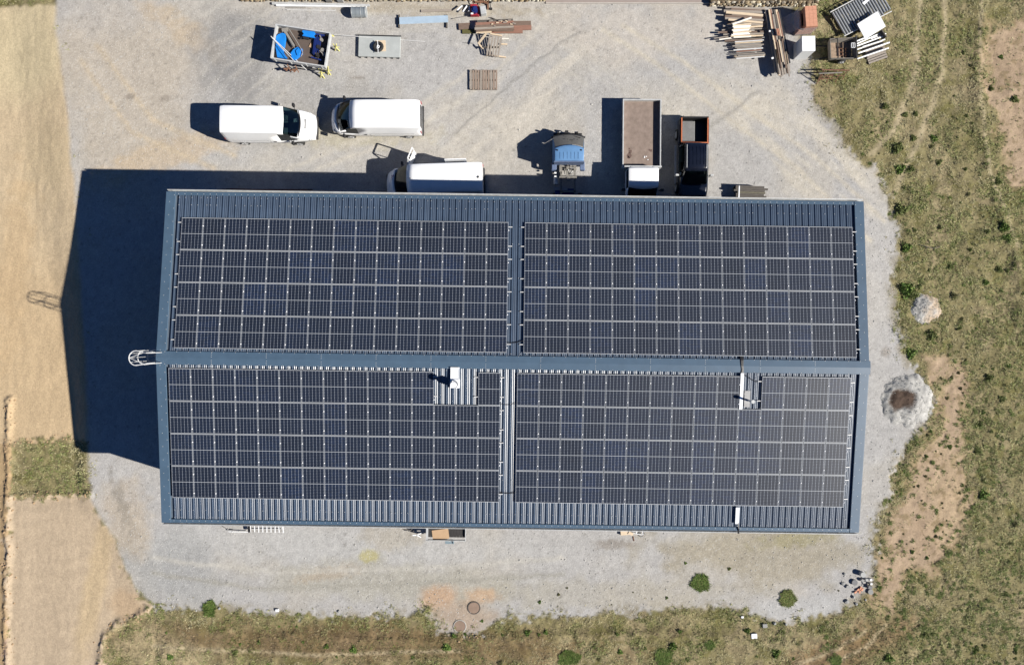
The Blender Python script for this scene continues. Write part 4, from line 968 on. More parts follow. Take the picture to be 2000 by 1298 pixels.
for (x, y, dx, dy) in ((1.35, 1.22, .3, -.32), (1.85, .55, .28, .1), (1.60, -.95, .18, .22), (1.2, -1.18, .25, .28)):
    mb = MB(); mb.bar((x-dx/2, y-dy/2, .0), (x+dx/2, y+dy/2, .85), .07, .05); mb.bar((x+dx/2, y-dy/2, 0), (x-dx/3, y+dy/2, .80), .05, .05); mb.bar((x-.15, y, .42), (x+.22, y+.05, .42), .04, .04)
    mb.build('support_leg', M_yellow, tr)
for x in (-.95, -.45):
    mb = MB(); mb.bar((x, -1.08, .15), (x+.05, -1.40, .62), .09, .08); mb.bar((x-.12, -1.34, .6), (x+.22, -1.22, .6), .07, .07); mb.bar((x+.1, -1.05, .75), (x+.3, -1.38, .5), .05, .05); mb.build('rusty_stand', M_rust, tr)
mb = MB(); mb.box((1.0, -1.12, .8), (1.3, .06, .12)); mb.build('bracket', M_dark, tr)
def on_trailer(name, mb, m, label, cat, bevel=0, sm=False):
    o = mb.build(name, m, None, bevel=bevel); o.location = (tc_.x, tc_.y, 0); o.rotation_euler = (0, 0, R(-9.0))
    if sm: smooth_angle(o)
    return tag(o, label, cat)
def tloc(px, py, h=TH-.2):
    p = P(px, py, h)-Vector((tc_.x, tc_.y, 0)); p = Matrix.Rotation(R(9.0), 3, 'Z') @ p; return p
def tpoly(pts, h): return [tuple(tloc(x, y, h)[:2]) for x, y in pts][::-1]
z0 = fz+.03
mb = MB(); mb.prism(tpoly([(539, 71), (543, 67), (551, 64), (558, 66), (558, 75), (556, 90), (553, 100), (560, 115), (541, 112), (538, 92)], 1.2), 1.05, 1.2); on_trailer('plastic_sheet', mb, M_blue, 'big bright blue curved plastic panel at the left end of the trailer', 'panel', bevel=.02)
mb = MB(); mb.prism(tpoly([(541, 92), (545, 94), (562, 114), (557, 114)], 1.24), 1.205, 1.26); on_trailer('plastic_strip', mb, M_blue, 'narrow blue strip lying across the big blue panel', 'strip')
mb = MB(); mb.prism(tpoly([(567, 104), (573, 96), (582, 91), (590, 95), (590, 105), (583, 111), (576, 117), (570, 116)], 1.15), z0, 1.15); mb.prism(tpoly([(577, 99), (583, 93), (588, 99), (585, 107), (580, 108)], 1.22), 1.152, 1.22); on_trailer('plastic_shell', mb, M_blue, 'angular blue plastic shell in the middle of the trailer', 'shell', bevel=.02)
mb = MB(); mb.prism(tpoly([(590, 62), (591, 59), (614, 62), (616, 66), (613, 69), (616, 75), (590, 70), (593, 66)], 1.28), 1.20, 1.28); on_trailer('plastic_cover', mb, M_blue, 'zigzag-edged blue cover by the upper side board of the trailer', 'cover', bevel=.01)
M_gs = mat('grey_steel_profile', S(172, 168, 162), rough=.55, var=.12)
mb = MB(); mb.bar(tloc(556, 60, 1.12), tloc(574, 90, 1.12), .16, .14); mb.bar(tloc(551, 60, 1.14), tloc(563, 58, 1.14), .2, .14); mb.bar(tloc(558, 66, 1.2), tloc(576, 94, 1.2), .03, .05); on_trailer('steel_profile', mb, M_gs, 'wide grey steel profile beside the big blue panel', 'profile')
tb = [tloc(565, 58, 1.2), tloc(580, 82, 1.2), tloc(588, 96, 1.22), tloc(591, 103, 1.2), tloc(588, 110, 1.15)]
mb = MB(); mb.tube(tb, .03, 8); on_trailer('bent_tube', mb, M_gs, 'bent grey tube curving round the blue plastic shell', 'tube', sm=True)
for (a0, b0, c0_, lb) in (((529, 71), (599, 137), 1.42, 'longer'), ((531, 74), (575, 120), 1.42, 'shorter')):
    a = P(*a0, c0_); b = P(*b0, .9 if lb == 'longer' else 1.42); c = (a+b)/2; mb = MB(); mb.cyl(Vector((a.x-c.x, a.y-c.y, a.z)), Vector((b.x-c.x, b.y-c.y, b.z)), .026, 8); o = mb.build('pole', M_alu); o.location = (c.x, c.y, 0); tag(o, '%s of the two pale poles laid diagonally over the trailer' % lb, 'pole', 'poles across the trailer')
rg = random.Random(5)
mb = MB()
for k in range(9):
    x = 613+k*1.6; mb.bar(tloc(x+2, 72+rg.uniform(-2, 2), 1.12), tloc(x-2, 100+rg.uniform(-3, 8), 1.12), .035, .08)
mb.bar(tloc(610, 66, 1.1), tloc(634, 70, 1.1), .1, .1); mb.bar(tloc(608, 112, 1.1), tloc(628, 118, 1.1), .08, .08)
on_trailer('barred_machine', mb, M_navy, 'dark blue barred machine frame at the right end of the trailer', 'machine frame')
for k, (x, y, r) in enumerate(((628, 78, .1), (622, 92, .12), (630, 98, .11), (620, 108, .10), (633, 108, .08))):
    mb = MB(); c = tloc(x, y, 1.15); mb.cyl(c-Vector((0, 0, .12)), c+Vector((0, 0, .06)), r, 12); mb.bar(c, c+Vector((rg.uniform(-.3, .3), rg.uniform(-.3, .3), .04)), .05, .05)
    on_trailer('machine_part', mb, M_dark if k % 2 else M_gs, '%s machine part from the top among those piled on the trailer end' % ORD[k], 'machine part', sm=True)
mb = MB(); mb.box(tloc(598, 72, 1.1), (.35, .3, .14)); 
for k in range(4): mb.box(tloc(588+k*7, 75, 1.12), (.06, .12, .08))
on_trailer('black_bracket', mb, M_dark, 'black bracket under the zigzag-edged blue cover', 'bracket')
mb = MB(); mb.prism(tpoly([(603, 92), (607, 84), (609, 94)], 1.0), z0, 1.02); on_trailer('cardboard_piece', mb, mat('cardboard', S(224, 188, 150), rough=.9, var=.06), 'small torn piece of cardboard on the trailer floor', 'cardboard')

# galvanised sheet box with a tyre on it
lid = thing('metal_cover', 'large flat galvanised metal cover lying on the gravel, tyre on top', 'metal cover', P(741, 91, .2).to_tuple()[:2]+(0,), R(-1.5))
mb = MB(); mb.box((0, 0, .13), (2.62, 1.28, .16)); mb.build('top', mat('dull_zinc', S(206, 211, 209), rough=.65, var=.12, scale=1.6), lid, bevel=.02)
mb = MB()
for k in range(7): mb.box((-1.2+k*.4, -.66, .06), (.07, .05, .12)); 
for k in range(5): mb.box((-1.1+k*.5, .66, .1), (.05, .05, .16))
mb.box((0, .68, .2), (2.66, .05, .05)); mb.build('rim_bracket', M_dark, lid)
ty = thing('tyre', 'old black tyre with a pale rim lying on the galvanised cover', 'tyre', P(739, 92, .3).to_tuple()[:2]+(.22,), 0)
mb = MB(); mb.ring((0, 0, .13), (0, 0, 1), .24, .10, 28, .11); smooth_angle(mb.build('tread', M_rubber, ty))
mb = MB(); mb.cyl((0, 0, .05), (0, 0, .10), .14, 20); mb.bar((.02, -.42, .25), (-.02, .35, .25), .035, .02); mb.ring((0, 0, .14), (0, 0, 1), .07, .025, 16); mb.build('rim', M_whiteflat, ty)
mb = MB(); mb.box((0, 0, .235), (.62, .68, .03), rz=.05); loose('board', mb, M_woodn, 745, 93, 'square brown board under the tyre on the galvanised cover', 'board')
pole((652, 68), (830, 81.5), .30, .018, M_alu, 'long thin pale pole crossing the upper edge of the galvanised cover', h1=.05)
# steel drum
dm = thing('steel_drum', 'shiny ribbed galvanised drum lying on its side near the stone wall', 'drum', P(701.5, 24, .32).to_tuple()[:2]+(0,), R(1))
mb = MB()
for k in range(10):
    x0 = -.43+k*.086; mb.cyl((x0, 0, .32), (x0+.086, 0, .32), .31 if k % 3 else .325, 28, cap=k in (0, 9))
smooth_angle(mb.build('barrel', mat('shiny_zinc', S(190, 200, 205), rough=.3, metal=.35, var=.1), dm), 50)
for x in (-.44, .44, .13): mb = MB(); mb.ring((x, 0, .32), (1, 0, 0), .315, .015, 28); mb.build('hoop', M_galv, dm)
# beams beside the wall
plank((531, 6.5), (722, 10.3), .16, .13, .12, M_galv, 'longer grey steel beam beside the stone wall', 'beam', 'grey beams beside the wall', 'steel_beam')
plank((539, 10), (716, 12.6), .14, .10, .12, M_whiteflat, 'paler grey beam just below the longer one by the stone wall', 'beam', 'grey beams beside the wall', 'steel_beam')
pole((560, 19.5), (655, 20.8), .06, .022, M_alu, 'thin pale pole on the gravel left of the drum')
mb = MB(); mb.bar((-.6, 0, .04), (.62, .03, .04), .05, .04); loose('metal_bar', mb, M_gs, 578, 15.5, 'short grey bar between the beams and the thin pole', 'bar')
for x, lb in ((644, 'left'), (666, 'right')):
    mb = MB(); mb.box((0, 0, .22), (.38, .26, .44)); mb.box((0, 0, .46), (.3, .2, .04)); loose('grey_crate', mb, M_gs if lb == 'left' else M_grey, x, 2, '%s one of two small grey crates against the stone wall' % lb, 'crate', 'crates at the wall', bevel=.02)
# light blue corrugated sheets
M_lb = mat('light_blue_sheet', S(200, 222, 242), rough=.4, var=.06, coat=.1)
for k in range(3):
    mb = MB(); w = .42; n = 18; rows = [[], []]
    for i in range(n+1):
        y = -w/2+w*i/n; z = .16+.05*k+.02*math.sin(i*2.1)
        rows[0].append((-1.56+.02*k, y, z)); rows[1].append((1.52-.03*k, y, z))
    mb.grid(rows, flip=True); o = loose('roofing_sheet', mb, M_lb, 828.5, 41.5+k*.35, 'pale blue ribbed sheet, %s in the short stack near the wall' % ('lowest', 'middle', 'topmost')[k], 'roofing sheet', 'pale blue sheets'); o.rotation_euler = (0, 0, R(2.4))
for x in (780, 873): mb = MB(); mb.box((0, 0, .07), (.08, .8, .13)); loose('wood_block', mb, M_woodd, x, 43, '%s bearer under the pale blue sheets' % ('left' if x < 800 else 'right'), 'bearer', 'bearers under the blue sheets')
# red and blue machine with clutter near the wall
eng = thing('machine', 'small red-framed machine with a navy motor near the stone wall', 'machine', P(927, 21, .3).to_tuple()[:2]+(0,), 0)
mb = MB(); mb.box((-.0, 0, .18), (.56, .66, .10)); mb.box((-.05, .27, .36), (.42, .12, .26)); mb.box((.0, -.30, .3), (.5, .06, .2)); mb.build('frame', M_red, eng, bevel=.02)
mb = MB(); mb.cyl((.0, .0, .22), (.0, .0, .50), .19, 20); mb.cyl((.02, .0, .50), (.02, .0, .56), .12, 16); mb.box((.05, .15, .46), (.2, .1, .1)); smooth_angle(mb.build('motor', M_navy, eng))
mb = MB(); mb.box((-.17, -.22, .28), (.16, .16, .16)); mb.build('tank', M_whiteflat, eng, bevel=.03)
mb = MB(); mb.box((0, 0, .22), (.36, .50, .42), rz=.15); o = loose('metal_box', mb, M_galv, 944, 25, 'open-topped grey metal box right of the red machine', 'box', bevel=.03)
for k, (p0, p1) in enumerate((((893, 20), (903, 11)), ((904, 23), (913, 10)), ((916, 22), (917, 13)))):
    plank(p0, p1, .36, .07, .06, M_whiteflat, '%s short white bar from the left, left of the red machine' % ORD[k], 'bar', 'white bars by the red machine', 'white_bar', h1=.3)
pole((884, 37), (913, 32), .1, .02, M_gs, 'thin grey tube between the pale blue sheets and the red machine')
mb = MB(); mb.ring((-.1, 0, .16), (.2, .1, 1), .25, .03, 20); mb.ring((.5, .05, .14), (0, .1, 1), .16, .025, 18); mb.box((.25, .0, .10), (.9, .10, .1)); mb.box((.62, -.2, .1), (.1, .5, .1)); mb.box((.2, .12, .2), (.35, .12, .12)); loose('scrap_frame', mb, M_rust, 934, 6, 'rusty scrap frame with hoops lying against the stone wall', 'scrap')
mb = MB(); mb.tube([(-.1, 0, .1), (0, -.2, .2), (.05, -.5, .1)], .03); mb.box((0, -.1, .1), (.2, .1, .1)); mb.box((.06, -.5, .06), (.16, .12, .12)); loose('black_fitting', mb, M_black, 957, 3, 'black metal fitting against the wall right of the scrap frame', 'fitting')
plank((822, 21.5), (882, 20), .06, .16, .05, M_woodg, 'single weathered board on the gravel near the wall')
# dark timber stack
dk_ = [((896, 52), (918, 50.5), .14, .38, M_woodb, 'short wide brown'), ((903, 61.5), (927, 61), .10, .26, mat('mossy_wood', S(112, 108, 62), rough=.9, var=.2), 'short mossy green'), ((1003, 47), (1037, 46.5), .12, .36, M_woodb, 'wide brown right-end'), ((1003, 54.5), (1038, 53.5), .16, .28, M_woodr, 'reddish right-end'), ((960, 61.5), (1021, 61.2), .18, .22, M_woodr, 'reddish lower'),
       ((932, 42), (1002, 39), .40, .15, M_woodd, 'darkest uppermost'), ((929, 47), (1003, 43), .46, .16, M_woodr, 'long reddish'), ((928, 51.5), (1002, 48), .47, .14, M_woodb, 'long brown'), ((927, 56), (1003, 51.5), .45, .15, M_woodg, 'long grey'), ((930, 60), (1004, 55.5), .42, .14, M_woodb, 'lower long brown'), ((930, 63), (960, 62), .36, .12, M_woodn, 'short pale'), ((965, 59), (1003, 58.5), .36, .13, M_woodb, 'short brown')]
for p0, p1, h, w, m, lb in dk_: plank(p0, p1, h, w, .09, m, '%s board in the dark timber stack below the red machine' % lb, group='dark timber stack')
rg = random.Random(8)
for k in range(11):
    x = 955+k*4.6; y = 41+rg.uniform(-2, 10); plank((x, y), (x+rg.uniform(3, 8), y+rg.uniform(-2, 2)), .52, .06, .04, M_woodn if k % 2 else M_woodg, 'small splintered offcut lying on top of the dark timber stack', 'offcut', 'offcuts on the dark timber', 'offcut')
plank((958, 34), (975, 41), .12, .05, .04, M_woodd, 'dark stick pointing away above the dark timber stack', 'stick', name='stick')
# leaning broken pallet
bp_ = thing('broken_pallet', 'broken wooden pallet leaning on the lower side of the dark timber stack', 'pallet', P(966, 84, .5).to_tuple()[:2]+(0,), 0)
for k in range(5):
    f = k*5.2; a = rel(951+f, 101+k*1.2, 966, 84, .30); b = rel(957+f*1.05, 60+k*1.6, 966, 84, .72)
    mb = MB(); mb.bar(a, b, .105, .03); mb.build('slat', M_woodg, bp_)
for p0, p1, h0, h1 in (((944, 86), (976, 86.5), .45, .45), ((950, 101), (988, 106), .25, .2), ((957, 60), (980, 64), .68, .66)):
    mb = MB(); mb.bar(rel(*p0, 966, 84, h0-.07), rel(*p1, 966, 84, h1-.07), .08, .10); mb.build('bearer', M_woodd if p0[1] == 86 else M_woodn, bp_)
plank((934, 86), (950, 65), .55, .13, .03, M_woodn, 'pale loose board leaning left of the broken pallet', h1=.75)
plank((936, 87), (944, 95), .35, .10, .03, M_woodn, 'short pale board at the lower left of the broken pallet')
plank((979, 86), (991, 86.5), .16, .09, .05, M_woodn, 'short fresh-cut piece poking out right of the broken pallet', 'board')
plank((980, 75.5), (994, 75.5), .06, .05, .03, M_woodw, 'thin white stick right of the broken pallet', 'stick', name='stick')
pole((905, 84), (925, 85), .08, .012, M_dark, 'thin dark rod left of the broken pallet', 'rod', name='rod')
# flat pallet
pa = thing('pallet', 'flat grey-brown wooden pallet alone on the gravel', 'pallet', P(944.5, 156, .14).to_tuple()[:2]+(0,), R(0))
for k in range(11):
    mb = MB(); y = 0; rgx = random.Random(k); mb.box((-.80+k*.16, rgx.uniform(-.02, .02), .135), (.118 if k != 5 else .14, 1.24, .022), rz=rgx.uniform(-.012, .012)); mb.build('slat', mat('pallet_wood', S(176, 156, 140), rough=.85, var=.18, scale=3, stretch=(9, 1, 1)) if k % 4 else M_woodg, pa)
for y in (-.55, 0, .55): mb = MB(); mb.box((0, y, .062), (1.68, .1, .12)); mb.build('bearer', M_woodd, pa)

# timber beside the warehouse (right)
tm = thing('timber_bundle', 'short stack of old mossy timber strapped together beside the black pickup', 'timber bundle', P(1466, 376, .6).to_tuple()[:2]+(0,), R(-2))
rg = random.Random(11)
for k in range(7):
    for l in range(4):
        if l < 3 and 0 < k < 6: continue
        L_ = rg.uniform(1.7, 2.0); mb = MB(); mb.box((rg.uniform(-.08, .08), -.36+k*.12, .1+l*.15), (L_, .105, .12)); mb.build('timber', [M_woodd, M_woodd, mat('mossy_old_timber', (.12, .11, .08), rough=.9, var=.4, scale=6, stretch=(1, 8, 8), bump=.3), M_woodd][(k+l) % 4], tm)
mb = MB(); mb.box((-.72, 0, .625), (.07, .72, .02)); mb.box((-.72, .40, .32), (.07, .02, .62)); mb.box((-.72, -.42, .32), (.07, .02, .62)); mb.build('strap', M_whiteflat, tm)
# dim timber under the left eaves
for k in range(4): plank((425+k*8, 371-k*.6), (610-k*12, 370.5+k*.9), .2+.05*k, .10, .05, M_woodr if k % 2 else M_woodb, '%s of four long boards lying in the shade under the upper left eaves' % ORD[k], group='boards under the eaves')

# ------------------------------------------------------------------ upper right corner store
rg = random.Random(21)
def ordlab(k): return ORD[k] if k < 20 else 'twenty-'+ORD[k-20]
k = 0
for i in range(9):
    y = 14+i*3.6; x0 = 1424+rg.uniform(-10, 8); x1 = 1494+rg.uniform(-6, 4); plank((x0, y+rg.uniform(-1, 1)), (x1, y+4+rg.uniform(-1.5, 1.5)), .35+.03*(i % 4), rg.uniform(.10, .17), .06, [M_woodg, M_woodb, M_woodg, M_woodn][i % 4], '%s weathered board from the top in the upper part of the cross-laid timber pile' % ordlab(i), group='cross-laid timber pile')
for i in range(9):
    y = 44+i*4.3; x0 = 1404+rg.uniform(-4, 22); x1 = 1494+rg.uniform(-10, 4); plank((x0, y+2), (x1, y-1+rg.uniform(-1.5, 1.5)), .30+.04*(i % 3), rg.uniform(.07, .13), .06, [M_woodb, M_woodg, M_woodn, M_woodg][i % 4], '%s grey board from the top in the middle of the cross-laid timber pile' % ordlab(i), group='cross-laid timber pile')
plank((1431, 47.5), (1468, 34.5), .72, .09, .05, M_woodw, 'pale slanting board on top of the cross-laid timber pile')
for i in range(11):
    y = 48+i*2.45; x0 = 1427+rg.uniform(0, 6); x1 = 1463+rg.uniform(-1, 6); plank((x0, y+1.5-.1*i), (x1, y-1.2+rg.uniform(-1, 1)), .66-.015*i, .075, .05, M_woodw if i % 3 else M_woodn, '%s pale new batten from the top on the cross-laid timber pile' % ordlab(i), 'batten', 'pale battens', 'batten')
for i in range(15):
    y = 75+i*2.7; x0 = 1430+i*.7+rg.uniform(-3, 5); x1 = 1492+rg.uniform(-6, 4); m = [M_gs, M_woodg, M_alu, M_woodn, M_gs, M_woodg][i % 6] if i != 9 else M_woodr
    plank((x0, y+1.5), (x1, y-2+rg.uniform(-1, 1)), .34+.03*(i % 3), rg.uniform(.04, .07), .05, m, '%s thin slat from the top in the lower part of the cross-laid timber pile' % ordlab(i) if i != 9 else 'reddish slat in the lower part of the cross-laid timber pile', 'slat', 'thin slats', 'slat')
plank((1434, 111.5), (1496, 106.5), .30, .12, .06, M_woodn, 'fresh board along the lowest edge of the cross-laid timber pile')
plank((1395, 75), (1432, 69.5), .42, .05, .05, M_woodg, 'thin board sticking out left of the cross-laid timber pile')
plank((1405, 77.5), (1432, 73.5), .40, .06, .05, M_woodw, 'pale short board sticking out left of the cross-laid timber pile')
# long steep pile
mlist = [M_woodg, M_woodd, M_woodg, M_woodb, M_woodn, M_woodr, M_woodg, M_dark]
for i in range(16):
    f = i/15; x0 = 1496+f*26+rg.uniform(-1, 1); y0 = 19+rg.uniform(-1, 10)*(i % 3 != 0); x1 = 1517+f*27+rg.uniform(-2, 2); y1 = 150-abs(f-.4)*20-rg.uniform(0, 22)*(i % 2)
    plank((x0, y0), (x1, y1), .5+.18*math.sin(f*3.1)+rg.uniform(-.05, .05), rg.uniform(.06, .13), .08, mlist[i % 8], '%s long board from the left in the steep pile beside the wrapped bricks' % ordlab(i), group='steep pile of long boards')
for i in range(8):
    f = i/7; x0 = 1512+f*22; y0 = 84+rg.uniform(-14, 14); plank((x0, y0), (x0+8, y0+48+rg.uniform(-8, 10)), .74, .07, .05, [M_woodn, M_woodg, M_woodb][i % 3], '%s short board from the left on top of the steep pile' % ordlab(i), group='short boards on the steep pile')
for i in range(2): plank((1517+i*3.2, 56), (1520+i*3.2, 69), .86, .05, .08, mat('orange_brick', S(238, 172, 140), rough=.85, var=.12, scale=6), '%s of two orange clay strips lying on the steep pile' % ('left', 'right')[i], 'clay strip', 'clay strips', 'clay_strip')
plank((1502, 60.5), (1505, 61.5), .80, .10, .06, M_whiteflat, 'small white block on the upper steep pile', 'block', name='block'); plank((1507, 114), (1511, 113), .80, .10, .06, M_whiteflat, 'small white block on the lower steep pile', 'block', name='block')
# brick pallet
bk = thing('brick_pallet', 'pallet of orange hollow bricks wrapped in clear film, partly unstacked', 'brick pallet', P(1581, 32, 1.27).to_tuple()[:2]+(0,), R(4))
M_br = MATS['orange_brick']; a = 1.27
for i in range(4):
    for j in range(5):
        top = a if not (i == 0) else (.62)
        if i == 1 and j == 4: top = a
        n = int(round(top/.21))
        for l in range(n):
            if l < n-2 and 0 < i < 3 and 0 < j < 4: continue
            mb = MB(); mb.box((-.36+i*.235, -.50+j*.25, .13+.105+l*.19-.0), (.228, .243, .183)); mb.build('brick', M_br, bk)
mb = MB(); mb.box((0, 0, .06), (1.0, 1.28, .12)); mb.build('pallet_base', M_woodd, bk)
fm = bpy.data.materials.new('clear_film'); fm.use_nodes = True; nt = fm.node_tree; pb = nt.nodes['Principled BSDF']; pb.inputs['Base Color'].default_value = (.55, .5, .5, 1); pb.inputs['Roughness'].default_value = .15; pb.inputs['Alpha'].default_value = .38
tcf = nt.nodes.new('ShaderNodeTexNoise'); tcf.inputs['Scale'].default_value = 3; bpf = nt.nodes.new('ShaderNodeBump'); bpf.inputs['Strength'].default_value = .6; nt.links.new(tcf.outputs[0], bpf.inputs['Height']); nt.links.new(bpf.outputs[0], pb.inputs['Normal'])
mb = MB(); r0 = [(-.52, -.66), (.52, -.66), (.52, .66), (-.52, .66)]
pts = []
for k in range(33):
    t = k/32*4; i = int(t) % 4; f = t-int(t); p = r0[i]; q = r0[(i+1) % 4]; pts.append((p[0]+(q[0]-p[0])*f, p[1]+(q[1]-p[1])*f))
mb.grid([[(x*(1+.03*math.sin(i*2.3)), y*(1+.02*math.sin(i*1.7)), .02) for i, (x, y) in enumerate(pts)], [(x*(1+.015*math.sin(i*3)), y, .6) for i, (x, y) in enumerate(pts)], [(x, y*(1+.01*math.sin(i)), 1.16) for i, (x, y) in enumerate(pts)]], flip=False)
mb.build('wrapping_film', fm, bk)
mb = MB(); mb.grid([[(-.55, -.6, 1.0), (-.54, 0, 1.05), (-.55, .6, 1.0)], [(-.85, -.62, .5), (-.92, 0, .55), (-.8, .55, .5)], [(-1.1, -.60, .04), (-1.35, -.1, .05), (-1.2, .5, .04)]]); mb.build('loose_film', fm, bk)
# white box
wb_ = thing('white_cabinet', 'tall white cabinet standing on the gravel below the wrapped bricks', 'cabinet', P(1579.5, 85, 1.42).to_tuple()[:2]+(0,), R(1))
mb = MB(); mb.box((0, 0, .70), (.79, .90, 1.40)); mb.build('body', mat('white_enamel', (.66, .67, .66), rough=.45, var=.04), wb_, bevel=.015)
mb = MB(); mb.box((.0, 0, 1.41), (.80, .91, .02)); mb.build('lid', M_whiteflat, wb_, bevel=.006)
mb = MB(); mb.cyl((0, .05, 1.42), (0, .05, 1.428), .02, 10); mb.build('cap', M_grey, wb_)
# old open box trailer in the grass
ob = thing('box_trailer', 'old rusty open box trailer standing in the grass right of the white cabinet', 'trailer', P(1642, 98, .5).to_tuple()[:2]+(0,), R(2))
M_os = mat('dull_old_steel', S(158, 152, 142), rough=.8, var=.25, scale=5)
mb = MB(); mb.box((0, 0, .35), (1.45, 1.05, .06)); mb.build('bed_floor', mat('rusty_floor', S(184, 160, 138), rough=.9, var=.3, scale=5), ob)
for s_ in (1, -1):
    mb = MB(); mb.grid([[(-.74, s_*.54, .38), (.74, s_*.54, .38)], [(-.76, s_*.60, .85), (.80, s_*.64, .85)]]); o = mb.build('side_board', M_os, ob); m_ = o.modifiers.new('s', 'SOLIDIFY'); m_.thickness = .03
    mb = MB(); mb.grid([[(s_*.74, -.54, .38), (s_*.74, .54, .38)], [(s_*.80, -.62, .85), (s_*.80, .62, .85)]]); o = mb.build('end_board', M_os, ob); m_ = o.modifiers.new('s', 'SOLIDIFY'); m_.thickness = .03
mb = MB(); mb.bar((-.36, -.60, .9), (-.36, .60, .9), .05, .05); mb.bar((.78, -.7, .92), (.78, .7, .92), .07, .06); mb.bar((-.36, -.6, .4), (-.36, -.6, .9), .04, .04); mb.build('cross_bar', M_dark, ob)
mb = MB()
for k in range(3): mb.bar((-.1+k*.22, -.35, .45), (-.1+k*.22, .25-.05*k, .45), .03, .03)
for k in range(3): mb.bar((-.15, -.3+k*.22, .45), (.5, -.4+k*.22, .45), .03, .03)
mb.build('mesh_grate', M_rust, ob)
mb = MB(); mb.bar((-.75, .35, .3), (-1.75, .42, .25), .05, .05); mb.bar((-.75, -.35, .3), (-1.5, -.45, .25), .05, .05); mb.build('drawbar', M_dark, ob)
for s_ in (1, -1): wheel(ob, .1, s_*.62, .28, .14)
mb = MB(); 
for k in range(3): mb.box((-.0+k*.11, 0, 0), (.03, .3, .04), rz=0)
mb.box((.11, .14, 0), (.26, .03, .04)); mb.box((.11, -.14, 0), (.26, .03, .04)); o = mb.build('white_grille', M_whiteflat, ob); o.location = (.46, .1, .93)
# galvanised tubes
A0, B0 = Vector((1626, 25)), Vector((1652, 70)); AD = Vector((88, -47))
for i in range(19):
    f = i/18; a = A0+AD*f; b = B0+AD*f*(1.0)
    if i > 15: b = b-Vector((2, 4))
    pole((a.x, a.y), (b.x, b.y), .36+.03*(i % 2), .062, mat('zinc_tube', S(186, 190, 194), rough=.5, metal=.05, var=.12), '%s grey tube from the left in the slanting rack behind the white sheet' % ordlab(i), 'tube', 'rack of grey tubes', 'steel_tube', n=10)
for (p0, p1, lb) in (((1622, 24), (1712, -24), 'upper'), ((1648, 71), (1680, 55), 'lower left'), ((1716, 35), (1742, 22), 'lower right')):
    plank(p0, p1, .46, .05, .04, M_alu, '%s pale cross bar over the rack of grey tubes' % lb, 'bar', name='cross_bar')
for (p0, p1) in (((1630, 33), (1714, -10)), ((1648, 62), (1738, 18))): plank(p0, p1, .28, .1, .14, M_woodd, '%s dark bearer under the rack of grey tubes' % ('upper' if p0[0] == 1630 else 'lower'), 'bearer', name='bearer')
def sheet4(name, pts, h, m, label, cat, ribs=0, th=.02, group=None):
    q = [P(x, y, h) for x, y in pts]; c = sum(q, Vector())/4; mb = MB(); q = [Vector((p.x-c.x, p.y-c.y, h)) for p in q]
    mb._add([v for v in q]+[v-Vector((0, 0, th)) for v in q], [(3, 2, 1, 0), (4, 5, 6, 7), (0, 1, 5, 4), (1, 2, 6, 5), (2, 3, 7, 6), (3, 0, 4, 7)])
    for k in range(ribs):
        f = (k+.5)/ribs; a = q[0].lerp(q[3], f); b = q[1].lerp(q[2], f); mb.bar(a+Vector((0, 0, .006)), b+Vector((0, 0, .006)), .02, .02)
    o = mb.build(name, m); o.location = (c.x, c.y, 0); return tag(o, label, cat, group)
sheet4('roofing_sheet', [(1674, 47), (1714, 22), (1730, 52), (1690, 77)], .75, M_white, 'bright white ribbed sheet lying on top of the grey tubes', 'roofing sheet', ribs=11)
sheet4('white_strip', [(1684, 6), (1699, -6), (1702, -3), (1688, 10)], .46, M_white, 'narrow white strip on the rack of grey tubes at the photo edge', 'strip')
for i, (x, w) in enumerate(((1676, 1.2), (1722, .9))):
    plank((x, 40+i*18), (x+10, 58+i*14), .70, .06, .5, M_woodd, '%s dark support under the white ribbed sheet' % ('left', 'right')[i], 'support', name='support')
pls = [((1667, 83), (1690, 74)), ((1668, 88), (1719, 65)), ((1668, 92), (1727, 70)), ((1668, 99), (1728, 77)), ((1676, 104), (1737, 83)), ((1674, 115), (1735, 94)), ((1700, 76), (1730, 66)), ((1684, 92), (1722, 80))]
for i, (a, b) in enumerate(pls): pole(a, b, .36+.04*(i % 3), .055, M_galv if i % 2 else M_alu, '%s pale pole from the top in the slanting bundle below the white sheet' % ordlab(i), 'pole', 'slanting bundle of poles')
for i, (cx, cy) in enumerate(((1708, 96), (1712, 108))):
    pt = thing('pallet', '%s grey wooden pallet under the slanting bundle of poles' % ('upper', 'lower')[i], 'pallet', P(cx, cy, .15).to_tuple()[:2]+(0,), R(20), 'pallets under the poles')
    for j in range(5): mb = MB(); mb.box((0, -.30+j*.15, .20-.06*i), (1.25, .11, .022)); mb.build('slat', M_woodg, pt)
    for x in (-.55, 0, .55): mb = MB(); mb.box((x, 0, .13-.06*i), (.1, .74, .10)); mb.build('bearer', M_woodd, pt)
